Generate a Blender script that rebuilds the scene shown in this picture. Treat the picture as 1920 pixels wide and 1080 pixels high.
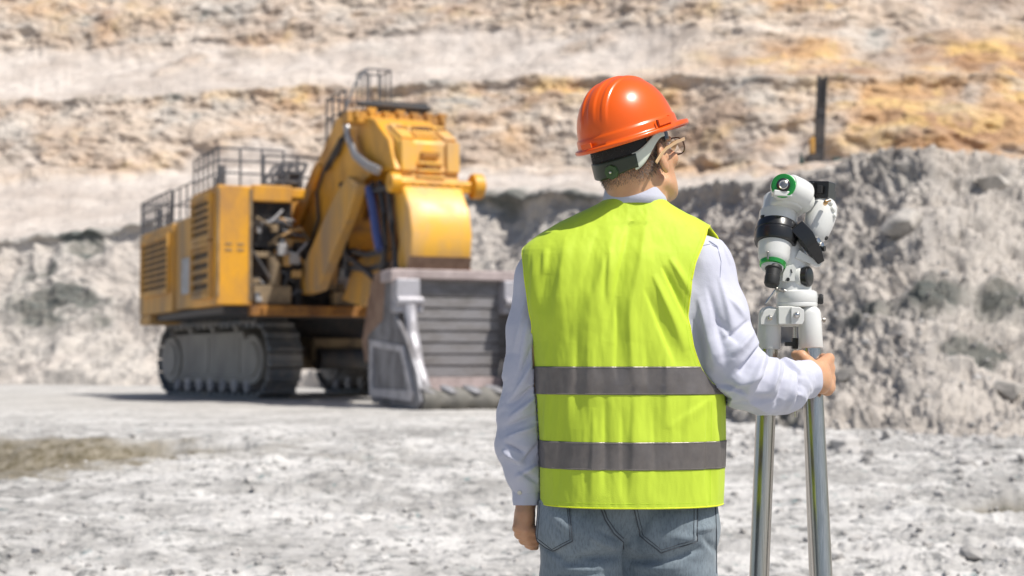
import bpy, bmesh, math, random
import numpy as np
from mathutils import Vector, Matrix
from mathutils.bvhtree import BVHTree

R = math.radians
random.seed(7)
C = bpy.context.scene.collection
for o in list(bpy.data.objects):
    bpy.data.objects.remove(o)

# ---------------------------------------------------------------- camera, sky, sun, exposure
F = 2900.0                      # focal length in pixels of the 1920 px wide photograph
CAMZ = 1.22
PITCH = math.atan(137.0 / F)
cd = bpy.data.cameras.new('camera')
cam = bpy.data.objects.new('camera', cd)
C.objects.link(cam)
cam.location = (0, 0, CAMZ)
cam.rotation_euler = (R(90) + PITCH, 0, 0)
cd.sensor_width = 36.0
cd.lens = 36.0 * F / 1920.0
cd.clip_start = 0.1
cd.clip_end = 3000
cd.dof.use_dof = True
cd.dof.focus_distance = 3.45
cd.dof.aperture_fstop = 4.4
bpy.context.scene.camera = cam

SUN = Vector((0.60, -0.42, 1.22)).normalized()     # towards the sun
elev = math.asin(SUN.z)
az = math.atan2(SUN.x, SUN.y)                      # clockwise from +Y
w = bpy.data.worlds.new('World')
bpy.context.scene.world = w
w.use_nodes = True
nt = w.node_tree
sky = nt.nodes.new('ShaderNodeTexSky')
sky.sky_type = 'NISHITA'
sky.sun_disc = False
sky.sun_elevation = elev
sky.sun_rotation = az
sky.air_density = 1.0
sky.dust_density = 1.5
bgn = nt.nodes['Background']
nt.links.new(sky.outputs[0], bgn.inputs[0])
bgn.inputs[1].default_value = 0.085
sd = bpy.data.lights.new('sun', 'SUN')
sd.energy = 4.7
sd.angle = R(0.6)
sd.color = (1.0, 0.95, 0.88)
so = bpy.data.objects.new('sun', sd)
C.objects.link(so)
so.rotation_euler = SUN.to_track_quat('Z', 'Y').to_euler()
vs = bpy.context.scene.view_settings
bpy.context.scene.display_settings.display_device = 'sRGB'
vs.view_transform = 'Standard'
vs.look = 'None'
vs.gamma = 1.0
vs.exposure = 0.18

cp, sp = math.cos(PITCH), math.sin(PITCH)
def W(px, py, Y):
    """world point at world depth Y seen at a pixel of the 1920x1080 photograph"""
    xc = (px - 960.0) / F; zc = (540.0 - py) / F
    dy = cp - zc * sp; dz = sp + zc * cp
    k = Y / dy
    return Vector((xc * k, Y, CAMZ + dz * k))
def zat(py, Y):
    return W(960, py, Y).z
def WXZ(px, py, Y):
    p = W(px, py, Y); return (p.x, p.z)

# ---------------------------------------------------------------- helpers: tags and meshes
def tag(o, label=None, cat=None, group=None, kind=None):
    if label: o['label'] = label
    if cat: o['category'] = cat
    if group: o['group'] = group
    if kind: o['kind'] = kind
    return o
def empty(name, loc=(0, 0, 0), rz=0):
    o = bpy.data.objects.new(name, None); C.objects.link(o)
    o.location = loc; o.rotation_euler = (0, 0, rz); o.empty_display_size = 0.2
    return o
def link_mesh(name, verts, faces, mat, parent=None, smooth=True, sharp=None):
    me = bpy.data.meshes.new(name)
    if isinstance(verts, np.ndarray):
        verts = np.ascontiguousarray(verts, dtype=np.float32)
        faces = np.ascontiguousarray(faces, dtype=np.int32)
        n = len(faces); k = faces.shape[1]
        me.vertices.add(len(verts)); me.vertices.foreach_set('co', verts.ravel())
        me.loops.add(n * k); me.loops.foreach_set('vertex_index', faces.ravel())
        me.polygons.add(n)
        me.polygons.foreach_set('loop_start', np.arange(0, n * k, k, dtype=np.int32))
        me.polygons.foreach_set('loop_total', np.full(n, k, dtype=np.int32))
        me.update(calc_edges=True)
    else:
        me.from_pydata([tuple(v) for v in verts], [], faces)
        me.update()
    me.validate()
    me.polygons.foreach_set('use_smooth', [smooth] * len(me.polygons))
    if sharp is not None:
        me.set_sharp_from_angle(angle=R(sharp))
    if mat: me.materials.append(mat)
    o = bpy.data.objects.new(name, me); C.objects.link(o)
    if parent: o.parent = parent
    return o

class MB:
    """collects shapes; build() links them as ONE mesh object"""
    def __init__(s): s.v = []; s.f = []
    def add(s, vs, fs):
        b = len(s.v); s.v += [Vector(v) for v in vs]; s.f += [[i + b for i in f] for f in fs]; return s
    def box(s, c, size, rot=None):
        c = Vector(c); hx, hy, hz = [a / 2 for a in size]
        vs = []
        for x in (-hx, hx):
            for y in (-hy, hy):
                for z in (-hz, hz):
                    p = Vector((x, y, z))
                    if rot is not None: p = rot @ p
                    vs.append(c + p)
        return s.add(vs, [[0, 1, 3, 2], [4, 6, 7, 5], [0, 4, 5, 1], [2, 3, 7, 6], [0, 2, 6, 4], [1, 5, 7, 3]])
    def box2(s, a, b):
        a = Vector(a); b = Vector(b)
        return s.box((a + b) / 2, [abs(b[i] - a[i]) for i in range(3)])
    def beam(s, a, b, wd, h, up=(0, 0, 1)):
        a = Vector(a); b = Vector(b); d = (b - a); L = d.length; d.normalize()
        x = d.cross(Vector(up)); x.normalize(); z = x.cross(d)
        m = Matrix((x, d, z)).transposed()
        return s.box((a + b) / 2, (wd, L, h), m)
    def prism(s, poly, o, u, v, n, d0, d1):
        """polygon (u,v coords) extruded along n from d0 to d1"""
        o = Vector(o); u = Vector(u); v = Vector(v); n = Vector(n)
        k = len(poly)
        vs = [o + u * p[0] + v * p[1] + n * d0 for p in poly] + [o + u * p[0] + v * p[1] + n * d1 for p in poly]
        fs = [list(range(k))[::-1], list(range(k, 2 * k))] + [[i, (i + 1) % k, k + (i + 1) % k, k + i] for i in range(k)]
        return s.add(vs, fs)
    def rev(s, p0, ax, prof, n=24, e=None, cap=True, sx=1.0):
        """lathe: prof = [(distance along the axis, radius), ...]"""
        p0 = Vector(p0); ax = Vector(ax).normalized()
        t = Vector(e) if e is not None else (Vector((0, 0, 1)) if abs(ax.z) < .9 else Vector((1, 0, 0)))
        x = (t - ax * t.dot(ax)).normalized(); y = ax.cross(x)
        vs = []; fs = []
        for (d, r) in prof:
            for i in range(n):
                a = 2 * math.pi * i / n
                vs.append(p0 + ax * d + (x * math.cos(a) + y * math.sin(a) * sx) * r)
        for j in range(len(prof) - 1):
            for i in range(n):
                a = j * n + i; b = j * n + (i + 1) % n
                fs.append([a, b, b + n, a + n])
        if cap:
            fs.append([i for i in range(n)][::-1]); fs.append([(len(prof) - 1) * n + i for i in range(n)])
        return s.add(vs, fs)
    def cyl(s, a, b, r, r2=None, n=16):
        a = Vector(a); b = Vector(b)
        return s.rev(a, b - a, [(0, r), ((b - a).length, r if r2 is None else r2)], n)
    def tube(s, pts, r, n=8, closed=False):
        pts = [Vector(p) for p in pts]; k = len(pts)
        rr = r if hasattr(r, '__len__') else [r] * k
        up = Vector((0.13, 0.21, 1)).normalized(); vs = []; fs = []
        for j, p in enumerate(pts):
            if closed: d = pts[(j + 1) % k] - pts[j - 1]
            else: d = pts[min(j + 1, k - 1)] - pts[max(j - 1, 0)]
            d.normalize(); x = d.cross(up)
            if x.length < .05: x = d.cross(Vector((1, 0, 0)))
            x.normalize(); y = d.cross(x)
            for i in range(n):
                a = 2 * math.pi * i / n; vs.append(p + (x * math.cos(a) + y * math.sin(a)) * rr[j])
        m = k if closed else k - 1
        for j in range(m):
            for i in range(n):
                a = j * n + i; b = j * n + (i + 1) % n; q = (j + 1) % k
                fs.append([a, b, q * n + (i + 1) % n, q * n + i])
        if not closed:
            fs.append(list(range(n))[::-1]); fs.append([(k - 1) * n + i for i in range(n)])
        return s.add(vs, fs)
    def ball(s, c, r, n=16, m=10, rot=None):
        c = Vector(c); r = r if hasattr(r, '__len__') else (r, r, r)
        vs = []; fs = []
        for j in range(m + 1):
            t = math.pi * j / m
            for i in range(n):
                a = 2 * math.pi * i / n
                p = Vector((math.sin(t) * math.cos(a) * r[0], math.sin(t) * math.sin(a) * r[1], math.cos(t) * r[2]))
                if rot is not None: p = rot @ p
                vs.append(c + p)
        for j in range(m):
            for i in range(n):
                a = j * n + i; b = j * n + (i + 1) % n
                fs.append([a, a + n, b + n, b])
        return s.add(vs, fs)
    def build(s, name, mat, parent=None, bevel=0, sharp=35, seg=2):
        o = link_mesh(name, s.v, s.f, mat, parent, True, None)
        bm = bmesh.new(); bm.from_mesh(o.data)
        bmesh.ops.remove_doubles(bm, verts=bm.verts, dist=1e-6)
        bmesh.ops.recalc_face_normals(bm, faces=bm.faces)
        bm.to_mesh(o.data); bm.free()
        for p in o.data.polygons: p.use_smooth = True
        o.data.set_sharp_from_angle(angle=R(sharp))
        if bevel:
            md = o.modifiers.new('bevel', 'BEVEL'); md.width = bevel; md.segments = seg; md.limit_method = 'ANGLE'; md.angle_limit = R(40)
            md.harden_normals = True
        return o

# ---------------------------------------------------------------- numpy noise
_rs = np.random.RandomState(3)
_perm = _rs.permutation(256); _perm = np.concatenate([_perm, _perm, _perm])
_gr = _rs.randn(256, 3); _gr /= np.linalg.norm(_gr, axis=1)[:, None]
_gr = _gr.astype(np.float32)
def noise(p):
    p = np.asarray(p, dtype=np.float64)
    i = np.floor(p).astype(np.int64); f = (p - i).astype(np.float32); i &= 255
    u = f * f * f * (f * (f * 6 - 15) + 10)
    def g(dx, dy, dz):
        h = _perm[_perm[_perm[(i[..., 0] + dx) & 255] + ((i[..., 1] + dy) & 255)] + ((i[..., 2] + dz) & 255)] & 255
        q = _gr[h]
        return q[..., 0] * (f[..., 0] - dx) + q[..., 1] * (f[..., 1] - dy) + q[..., 2] * (f[..., 2] - dz)
    def L(a, b, t): return a + (b - a) * t
    x00 = L(g(0, 0, 0), g(1, 0, 0), u[..., 0]); x10 = L(g(0, 1, 0), g(1, 1, 0), u[..., 0])
    x01 = L(g(0, 0, 1), g(1, 0, 1), u[..., 0]); x11 = L(g(0, 1, 1), g(1, 1, 1), u[..., 0])
    return L(L(x00, x10, u[..., 1]), L(x01, x11, u[..., 1]), u[..., 2]) * 1.5
def fbm(p, o=4, g=.5, ridge=False):
    a = 1.0; s = 0; t = 0; p = np.asarray(p, dtype=np.float64)
    for k in range(o):
        n = noise(p * (2.03 ** k) + 17.3 * k)
        if ridge: n = 1 - 2 * np.abs(n)
        s = s + a * n; t += a; a *= g
    return s / t
def sstep(a, b, x):
    t = np.clip((x - a) / (b - a), 0, 1); return t * t * (3 - 2 * t)

# ---------------------------------------------------------------- implicit bodies (smooth unions turned into one mesh)
class Field:
    def __init__(s, lo, hi, h):
        s.lo = np.array(lo, float); s.h = h
        s.n = np.ceil((np.array(hi, float) - s.lo) / h).astype(int) + 1
        s.f = np.full(s.n, 1.0, dtype=np.float32)
    def _sub(s, lo, hi, m):
        a = np.maximum(((np.array(lo) - m - s.lo) / s.h).astype(int), 0)
        b = np.minimum(((np.array(hi) + m - s.lo) / s.h).astype(int) + 2, s.n)
        if np.any(b <= a): return None, None
        sl = tuple(slice(a[i], b[i]) for i in range(3))
        gx = [s.lo[i] + s.h * np.arange(a[i], b[i]) for i in range(3)]
        return sl, (gx[0][:, None, None], gx[1][None, :, None], gx[2][None, None, :])
    def _mix(s, sl, d, k, sub):
        f = s.f[sl]; d = d.astype(np.float32)
        if sub:
            h = np.clip(.5 - .5 * (f + d) / k, 0, 1); s.f[sl] = f + (-d - f) * h + k * h * (1 - h)
        else:
            h = np.clip(.5 + .5 * (d - f) / k, 0, 1) if k > 0 else (f < d).astype(np.float32)
            s.f[sl] = d + (f - d) * h - k * h * (1 - h)
    def cone(s, a, b, r1, r2, k=.01, sub=False):
        a = np.array(a, float); b = np.array(b, float); m = max(r1, r2) + 3 * k + 3 * s.h
        sl, g = s._sub(np.minimum(a, b), np.maximum(a, b), m)
        if sl is None: return
        ba = b - a; L2 = max(ba @ ba, 1e-12)
        pa = [g[i] - a[i] for i in range(3)]
        t = np.clip((pa[0] * ba[0] + pa[1] * ba[1] + pa[2] * ba[2]) / L2, 0, 1)
        d = np.sqrt((pa[0] - ba[0] * t) ** 2 + (pa[1] - ba[1] * t) ** 2 + (pa[2] - ba[2] * t) ** 2) - (r1 + (r2 - r1) * t)
        s._mix(sl, d, k, sub)
    def chain(s, pts, rs, k=.01):
        for i in range(len(pts) - 1): s.cone(pts[i], pts[i + 1], rs[i], rs[i + 1], k)
    def ell(s, c, r, k=.01, rot=None, sub=False):
        c = np.array(c, float); r = np.array(r, float); m = r.max() + 3 * k + 3 * s.h
        sl, g = s._sub(c, c, m)
        if sl is None: return
        p = [g[i] - c[i] for i in range(3)]
        if rot is not None:
            M = np.array(rot)           # columns = local axes in world
            p = [p[0] * M[0, j] + p[1] * M[1, j] + p[2] * M[2, j] for j in range(3)]
        k0 = np.sqrt((p[0] / r[0]) ** 2 + (p[1] / r[1]) ** 2 + (p[2] / r[2]) ** 2)
        k1 = np.sqrt((p[0] / r[0] ** 2) ** 2 + (p[1] / r[1] ** 2) ** 2 + (p[2] / r[2] ** 2) ** 2)
        d = k0 * (k0 - 1) / np.maximum(k1, 1e-6)
        s._mix(sl, d, k, sub)
    def mesh(s):
        f = s.f; ins = f < 0
        nx, ny, nz = s.n
        cnt = np.zeros((nx - 1, ny - 1, nz - 1), np.int8)
        for dx in (0, 1):
            for dy in (0, 1):
                for dz in (0, 1):
                    cnt += ins[dx:nx - 1 + dx, dy:ny - 1 + dy, dz:nz - 1 + dz]
        act = (cnt > 0) & (cnt < 8)
        idx = np.argwhere(act)
        num = np.full(act.shape, -1, np.int32); num[act] = np.arange(len(idx))
        acc = np.zeros((len(idx), 3)); c = np.zeros(len(idx))
        cor = [(a, b, d) for a in (0, 1) for b in (0, 1) for d in (0, 1)]
        for A in cor:
            for ax in range(3):
                if A[ax]: continue
                B = list(A); B[ax] = 1
                fa = f[idx[:, 0] + A[0], idx[:, 1] + A[1], idx[:, 2] + A[2]]
                fb = f[idx[:, 0] + B[0], idx[:, 1] + B[1], idx[:, 2] + B[2]]
                m = (fa < 0) != (fb < 0)
                t = np.where(m, fa / np.where(m, fa - fb, 1), 0)
                P = np.tile(np.array(A, float), (len(idx), 1)); P[:, ax] += t
                acc[m] += P[m]; c[m] += 1
        v = s.lo + s.h * (idx + acc / c[:, None])
        quads = []
        for ax in range(3):
            u, w_ = [i for i in range(3) if i != ax]
            a = [slice(None)] * 3; b = [slice(None)] * 3
            a[ax] = slice(0, -1); b[ax] = slice(1, None)
            e = np.argwhere(ins[tuple(a)] != ins[tuple(b)])
            e = e[(e[:, u] > 0) & (e[:, w_] > 0) & (e[:, u] < s.n[u] - 1) & (e[:, w_] < s.n[w_] - 1)]
            sgn = ins[tuple(e.T)]
            q = []
            for du, dw in ((1, 1), (0, 1), (0, 0), (1, 0)):
                c2 = e.copy(); c2[:, u] -= du; c2[:, w_] -= dw
                q.append(num[tuple(c2.T)])
            q = np.stack(q, 1)
            flip = sgn if ax != 1 else ~sgn
            q[~flip] = q[~flip][:, ::-1]
            quads.append(q)
        q = np.concatenate(quads); q = q[(q >= 0).all(1)]
        return v, q
def vnormals(v, q):
    n = np.cross(v[q[:, 2]] - v[q[:, 0]], v[q[:, 3]] - v[q[:, 1]])
    out = np.zeros_like(v)
    for i in range(4): np.add.at(out, q[:, i], n)
    return out / np.maximum(np.linalg.norm(out, axis=1), 1e-12)[:, None]
def relax(v, q, it=2, lam=.5):
    for _ in range(it):
        s = np.zeros_like(v); c = np.zeros(len(v))
        for i in range(4):
            np.add.at(s, q[:, i], v[q[:, (i + 1) % 4]] + v[q[:, (i + 3) % 4]]); np.add.at(c, q[:, i], 2)
        v = v + (s / np.maximum(c, 1)[:, None] - v) * lam
    return v
def folds(v, segs, Y):
    """cloth folds: segments given on the cloth's own x/z plane; returns height (m) at each vertex"""
    h = np.zeros(len(v)); P = v[:, [0, 2]]
    for (x0, y0, x1, y1, amp, wd) in segs:
        a = np.array(WXZ(x0, y0, Y)); b = np.array(WXZ(x1, y1, Y)); ba = b - a; L = np.linalg.norm(ba)
        t = ((P - a) @ ba) / L ** 2; tc = np.clip(t, 0, 1)
        d = np.linalg.norm(P - a - tc[:, None] * ba, axis=1)
        w0 = wd / 838.0 * (0.62 + 0.5 * tc)
        side = ((P[:, 0] - a[0]) * ba[1] - (P[:, 1] - a[1]) * ba[0]) > 0
        w0 = np.where(side, w0 * .55, w0 * 1.25)          # a fold is steep on one side
        h += amp * .001 * np.exp(-(d / w0) ** 2) * (0.08 + .92 * np.sin(np.pi * tc) ** .8)
    return h
# ---------------------------------------------------------------- materials
def nd(t, k, **kw):
    n = t.nodes.new(k)
    for a, b in kw.items(): setattr(n, a, b)
    return n
def lk(t, a, b): t.links.new(a, b)
def newmat(name):
    m = bpy.data.materials.new(name); m.use_nodes = True
    return m, m.node_tree, m.node_tree.nodes['Principled BSDF']
def ramp(t, src, pts):
    r = nd(t, 'ShaderNodeValToRGB'); e = r.color_ramp.elements
    while len(e) < len(pts): e.new(0.5)
    for i, (p, c) in enumerate(pts):
        e[i].position = p
        e[i].color = (c, c, c, 1) if not hasattr(c, '__len__') else tuple(c) + (1,)
    lk(t, src, r.inputs[0]); return r.outputs[0]
def noise_n(t, scale, detail=4, rough=.55, vec=None, dist=0):
    n = nd(t, 'ShaderNodeTexNoise'); n.inputs['Scale'].default_value = scale
    n.inputs['Detail'].default_value = detail; n.inputs['Roughness'].default_value = rough
    n.inputs['Distortion'].default_value = dist
    if vec is not None: lk(t, vec, n.inputs['Vector'])
    return n.outputs['Fac']
def coords(t, scale=(1, 1, 1), kind='Object'):
    c = nd(t, 'ShaderNodeTexCoord'); m = nd(t, 'ShaderNodeMapping'); m.inputs['Scale'].default_value = scale
    lk(t, c.outputs[kind], m.inputs[0]); return m.outputs[0]
def mix(t, a, b, fac, mode='MIX'):
    m = nd(t, 'ShaderNodeMix', data_type='RGBA', blend_type=mode)
    for s, x in ((m.inputs[6], a), (m.inputs[7], b)):
        if hasattr(x, 'links'): lk(t, x, s)
        else: s.default_value = tuple(x) + (1,)
    if hasattr(fac, 'links'): lk(t, fac, m.inputs[0])
    else: m.inputs[0].default_value = fac
    return m.outputs[2]
def bump(t, b, h, st, dist):
    n = nd(t, 'ShaderNodeBump'); n.inputs['Strength'].default_value = st; n.inputs['Distance'].default_value = dist
    lk(t, h, n.inputs['Height']); lk(t, n.outputs[0], b.inputs['Normal'])
def paint(name, base, dirt, scale=1.5, lo=.45, hi=.7, rough=.45, metal=0, stretch=(1, 1, 1), bm=0, bscale=40, coat=0):
    m, t, b = newmat(name); v = coords(t, stretch)
    f = ramp(t, noise_n(t, scale, 6, .65, v), [(lo, 0), (hi, 1)])
    lk(t, mix(t, base, dirt, f), b.inputs['Base Color'])
    rr = nd(t, 'ShaderNodeMapRange'); rr.inputs[3].default_value = rough; rr.inputs[4].default_value = min(1, rough + .3)
    lk(t, f, rr.inputs[0]); lk(t, rr.outputs[0], b.inputs['Roughness'])
    b.inputs['Metallic'].default_value = metal
    b.inputs['Coat Weight'].default_value = coat
    if bm: bump(t, b, noise_n(t, bscale, 4, .6, v), .5, bm)
    return m
M = {}
M['yellow'] = paint('yellow_paint', (.80, .385, .018), (.40, .21, .075), .9, .38, .68, .42, stretch=(1, 1, .45), bm=.01, bscale=3)
M['yellow_dusty'] = paint('dusty_yellow_paint', (.72, .37, .05), (.37, .25, .14), .8, .35, .6, .55, stretch=(1, 1, .3), bm=.01, bscale=3)
M['yellow_worn'] = paint('worn_stick_paint', (.85, .46, .06), (.58, .36, .17), 1.2, .4, .7, .38, stretch=(1, 1, .5), bm=.01, bscale=3)
M['rust'] = paint('rusty_deck_steel', (.45, .2, .035), (.14, .07, .035), 1.4, .35, .65, .7)
M['dark'] = paint('dark_machine_steel', (.035, .036, .042), (.12, .10, .085), 2, .45, .75, .6)
M['grille'] = paint('dark_grille', (.06, .04, .025), (.15, .09, .04), 2, .45, .75, .7)
M['rail'] = paint('dark_rail_paint', (.085, .09, .105), (.14, .14, .14), 3, .5, .8, .55)
M['greysteel'] = paint('scoured_grey_steel', (.22, .22, .24), (.13, .12, .12), 1.6, .4, .65, .5, .25, stretch=(1, 1, .6), bm=.02, bscale=6)
M['bucketin'] = paint('worn_bucket_plate', (.26, .25, .255), (.17, .16, .155), 1.2, .4, .65, .45, .3, stretch=(1, 1, 2.5), bm=.02, bscale=6)
M['pinksteel'] = paint('dusty_pinkish_steel', (.46, .385, .375), (.32, .265, .255), 2, .4, .65, .6)
M['lightsteel'] = paint('bright_scoured_steel', (.44, .43, .46), (.27, .26, .27), 2.2, .45, .7, .45, .2)
M['lip'] = paint('dark_lip_steel', (.13, .125, .11), (.22, .21, .19), 2.5, .4, .65, .6)
M['toothsteel'] = paint('dull_tooth_steel', (.32, .32, .34), (.16, .15, .14), 2.5, .4, .65, .5, .3)
M['track'] = paint('track_shoe_steel', (.17, .185, .21), (.38, .355, .33), 1.3, .42, .62, .5, .3, bm=.02, bscale=5)
M['trackframe'] = paint('dusty_track_frame', (.42, .395, .36), (.25, .235, .22), .7, .35, .7, .75, stretch=(1, 1, .5))
M['tan'] = paint('mud_covered_steel', (.30, .22, .13), (.09, .07, .055), 1.3, .4, .65, .8)
M['brown'] = paint('brown_scoured_steel', (.30, .19, .13), (.17, .10, .07), 1.4, .4, .65, .7)
M['hose'] = paint('blue_hose', (.07, .10, .28), (.06, .07, .15), 3, .5, .8, .5)
M['chrome'] = paint('grey_hose_sleeve', (.45, .45, .46), (.3, .29, .28), 3, .5, .8, .35, .4)
M['panel'] = paint('blue_grey_panel', (.36, .38, .42), (.27, .24, .2), 1.5, .4, .7, .5)
m, t, b = newmat('dark_glass'); b.inputs['Base Color'].default_value = (.02, .025, .03, 1); b.inputs['Roughness'].default_value = .08; M['glass'] = m

def rockmat(name, ground=False):
    m, t, b = newmat(name)
    c = nd(t, 'ShaderNodeTexCoord'); v = c.outputs['Object']
    at = nd(t, 'ShaderNodeVertexColor', layer_name='tint')
    sep = nd(t, 'ShaderNodeSeparateColor'); lk(t, at.outputs[0], sep.inputs[0])
    rocky, ochre, dark = sep.outputs[0], sep.outputs[1], sep.outputs[2]
    if ground:
        mp = nd(t, 'ShaderNodeMapping'); mp.inputs['Scale'].default_value = (1, .8, 1); lk(t, v, mp.inputs[0]); v = mp.outputs[0]
        n1 = noise_n(t, .33, 8, .7, v); n2 = noise_n(t, 5.5, 7, .72, v); n3 = noise_n(t, 1.6, 6, .65, v)
        base = mix(t, (.56, .545, .525), (.33, .32, .305), ramp(t, n1, [(.42, 0), (.58, 1)]))
        base = mix(t, base, (.70, .685, .66), ramp(t, n3, [(.5, 0), (.68, .8)]))
        base = mix(t, base, (.17, .17, .165), ramp(t, n2, [(.515, 0), (.62, .9)]))
        n4 = noise_n(t, 3.1, 5, .7, v)
        base = mix(t, base, (.07, .16, .17), ramp(t, n4, [(.62, 0), (.70, .75)]))
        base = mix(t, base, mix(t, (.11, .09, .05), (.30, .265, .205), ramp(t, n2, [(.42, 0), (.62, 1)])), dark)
        base = mix(t, base, (.50, .48, .45), rocky)
        hh = n2; bs, bd = .8, .05
    else:
        mp = nd(t, 'ShaderNodeMapping'); mp.inputs['Scale'].default_value = (1, 1, 1.9); lk(t, v, mp.inputs[0]); v2 = mp.outputs[0]
        n1 = noise_n(t, .08, 6, .6, v2, 1.2); n2 = noise_n(t, .42, 6, .62, v2, .9); n3 = noise_n(t, .22, 6, .6, v2, .8)
        base = mix(t, (.63, .53, .435), (.43, .34, .275), ramp(t, n1, [(.36, 0), (.62, 1)]))
        base = mix(t, base, (.72, .635, .555), ramp(t, n3, [(.5, 0), (.64, .75)]))
        base = mix(t, base, (.19, .16, .13), ramp(t, n2, [(.54, 0), (.68, .8)]))
        smooth_c = mix(t, (.49, .425, .375), (.64, .575, .52), ramp(t, noise_n(t, .12, 7, .66, v2, .5), [(.38, 0), (.6, 1)]))
        smooth_c = mix(t, smooth_c, (.36, .32, .285), ramp(t, noise_n(t, .5, 7, .7, v2), [(.57, 0), (.7, .7)]))
        base = mix(t, smooth_c, base, rocky)
        oc = mix(t, (.60, .36, .17), (.38, .22, .125), ramp(t, n1, [(.4, 0), (.6, 1)]))
        oc = mix(t, oc, (.70, .47, .19), ramp(t, noise_n(t, .3, 4, .6, v), [(.5, 0), (.62, 1)]))
        base = mix(t, base, oc, ochre)
        gr = mix(t, (.61, .57, .52), (.35, .33, .305), ramp(t, noise_n(t, .8, 7, .7, v), [(.42, 0), (.62, 1)]))
        base = mix(t, base, gr, dark)
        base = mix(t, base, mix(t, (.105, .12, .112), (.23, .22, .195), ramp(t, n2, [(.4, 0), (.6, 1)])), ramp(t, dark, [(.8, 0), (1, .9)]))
        hh = noise_n(t, 1.3, 8, .7, v); bs, bd = .9, .35
    lk(t, base, b.inputs['Base Color']); b.inputs['Roughness'].default_value = .95
    b.inputs['Specular IOR Level'].default_value = .15
    bump(t, b, hh, bs, bd)
    return m
M['rock'] = rockmat('quarry_rock'); M['ground'] = rockmat('quarry_floor', True)
M['boulder'] = paint('weathered_boulder', (.56, .52, .47), (.33, .31, .285), 2.2, .4, .62, .95, bm=.09, bscale=5)
M['stone'] = paint('grey_stone', (.50, .48, .46), (.27, .26, .25), 1.8, .4, .65, .95, bm=.05, bscale=4)
m, t, b = newmat('puddle_water'); b.inputs['Base Color'].default_value = (.16, .155, .12, 1); b.inputs['Roughness'].default_value = .04
M['water'] = m

# ---------------------------------------------------------------- quarry face (benches) and rubble slope
XS =  [-1600, -600,   0,   260,  600,  950, 1180, 1300, 1420, 1560, 1750, 1920, 2500, 3300]
TY = { # photo row of each bench boundary along the wall
 0: None,
 1: [470, 462, 457,  428,  405,  368,  372,  362,  348,  326,  290,  306,  320,  330],
 2: [320, 320, 322,  318,  315,  318,  330,  325,  318,  306,  286,  302,  300,  300],
 3: [215, 205, 196,  186,  168,  155,  146,  150,  152,  155,  150,  158,  170,  180],
 4: [100, 100, 100,   92,   80,   62,   50,   48,   52,   60,   62,   58,   60,   60],
 5: [-60, -60, -60,  -60,  -70,  -70,  -70,  -80,  -80,  -80,  -80,  -80,  -80,  -80],
 6: [-180] * 14}
TD = { # distance from the photographer
 0: [ 88,  84,  80,   76,   68,   56,   42,   34,   28,   25,   23,   23,   22,   20],
 1: [104, 100,  97,   94,   87,   77,   65,   57,   50,   44,   40,   40,   38,   36],
 2: [130, 130, 130,  128,  126,  122,  118,  114,  110,  108,  106,  106,  106,  106],
 3: [139, 139, 139,  137,  135,  131,  127,  123,  119,  117,  115,  115,  115,  115],
 4: [164, 164, 164,  160,  156,  150,  140,  134,  130,  128,  126,  126,  126,  126],
 5: [175, 175, 175,  171,  167,  162,  152,  146,  142,  140,  138,  138,  138,  138],
 6: [230] * 14}
def smooth_tab(px, tab):
    return (np.interp(px - 35, XS, tab) + np.interp(px, XS, tab) * 2 + np.interp(px + 35, XS, tab)) / 4
def bound(px):
    Ys = []; Zs = []
    o1 = np.stack([px * .006, px * 0 + 3.3, px * 0], -1)
    for k in range(7):
        Y = smooth_tab(px, TD[k])
        if k == 0: Z = np.full_like(px, -.5)
        else:
            py = smooth_tab(px, TY[k]) + ((9 + 3 * (k > 1)) * fbm(o1 * np.array([1, 1, 1]) + k * 9.1, 5, .6) if k < 6 else 0)
            zc = (540 - py) / F; Z = CAMZ + (sp + zc * cp) / (cp - zc * sp) * Y
        Ys.append(Y); Zs.append(Z)
    return np.array(Ys), np.array(Zs)
pxs = np.concatenate([np.arange(-1600, -150, 12.), np.arange(-150, 2070, 2.4), np.arange(2070, 3301, 12.)])
Yb, Zb = bound(pxs)
rows = [210, 60, 100, 60, 80, 12]
Yg = []; Zg = []; bandv = []
for k in range(6):
    n = rows[k]
    for j in range(n + (k == 5)):
        t_ = j / n
        ty = t_
        if k == 0: tz = .35 * t_ ** 2.2 + .65 * t_ ** 1.15
        elif k in (1, 3): tz = t_ ** 1.25
        elif k == 2: tz = t_ ** .8
        else: tz = t_
        Yg.append(Yb[k] + (Yb[k + 1] - Yb[k]) * ty)
        Zg.append(Zb[k] + (Zb[k + 1] - Zb[k]) * tz)
        bandv.append(k + t_)
Yg = np.array(Yg); Zg = np.array(Zg); bandv = np.array(bandv)[:, None] * np.ones_like(Yg)
PXg = np.ones_like(Yg) * pxs[None, :]
Xg = (PXg - 960) / F * Yg
P = np.stack([Xg, Yg, Zg], -1)
g0 = np.gradient(P, axis=0); g1 = np.gradient(P, axis=1)
N = np.cross(g1, g0); N /= np.linalg.norm(N, axis=-1)[..., None]
N[N[..., 2] < 0] *= -1
near = 1 - sstep(35, 75, Yg)                         # the mound on the right is close by
wig = fbm(P * .05, 3)
rocky = np.where((bandv >= 2) & (bandv < 3), 1., 0.) + np.where(bandv >= 4, 1., 0.)
edge = bandv + .85 * fbm(P * np.array([.07, .07, .12]), 5, .6) * (bandv > 1.3)
rocky = sstep(1.9, 2.1, edge) * (1 - sstep(2.97, 3.03, bandv)) + sstep(3.75, 4.1, edge)
rocky = np.clip(rocky + .85 * sstep(1150, 1500, PXg) * sstep(2.9, 3.1, bandv), 0, 1)
rub = (1 - sstep(.97, 1.02, bandv))
Q = P.copy(); Q[..., 2] *= 1.7
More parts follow.
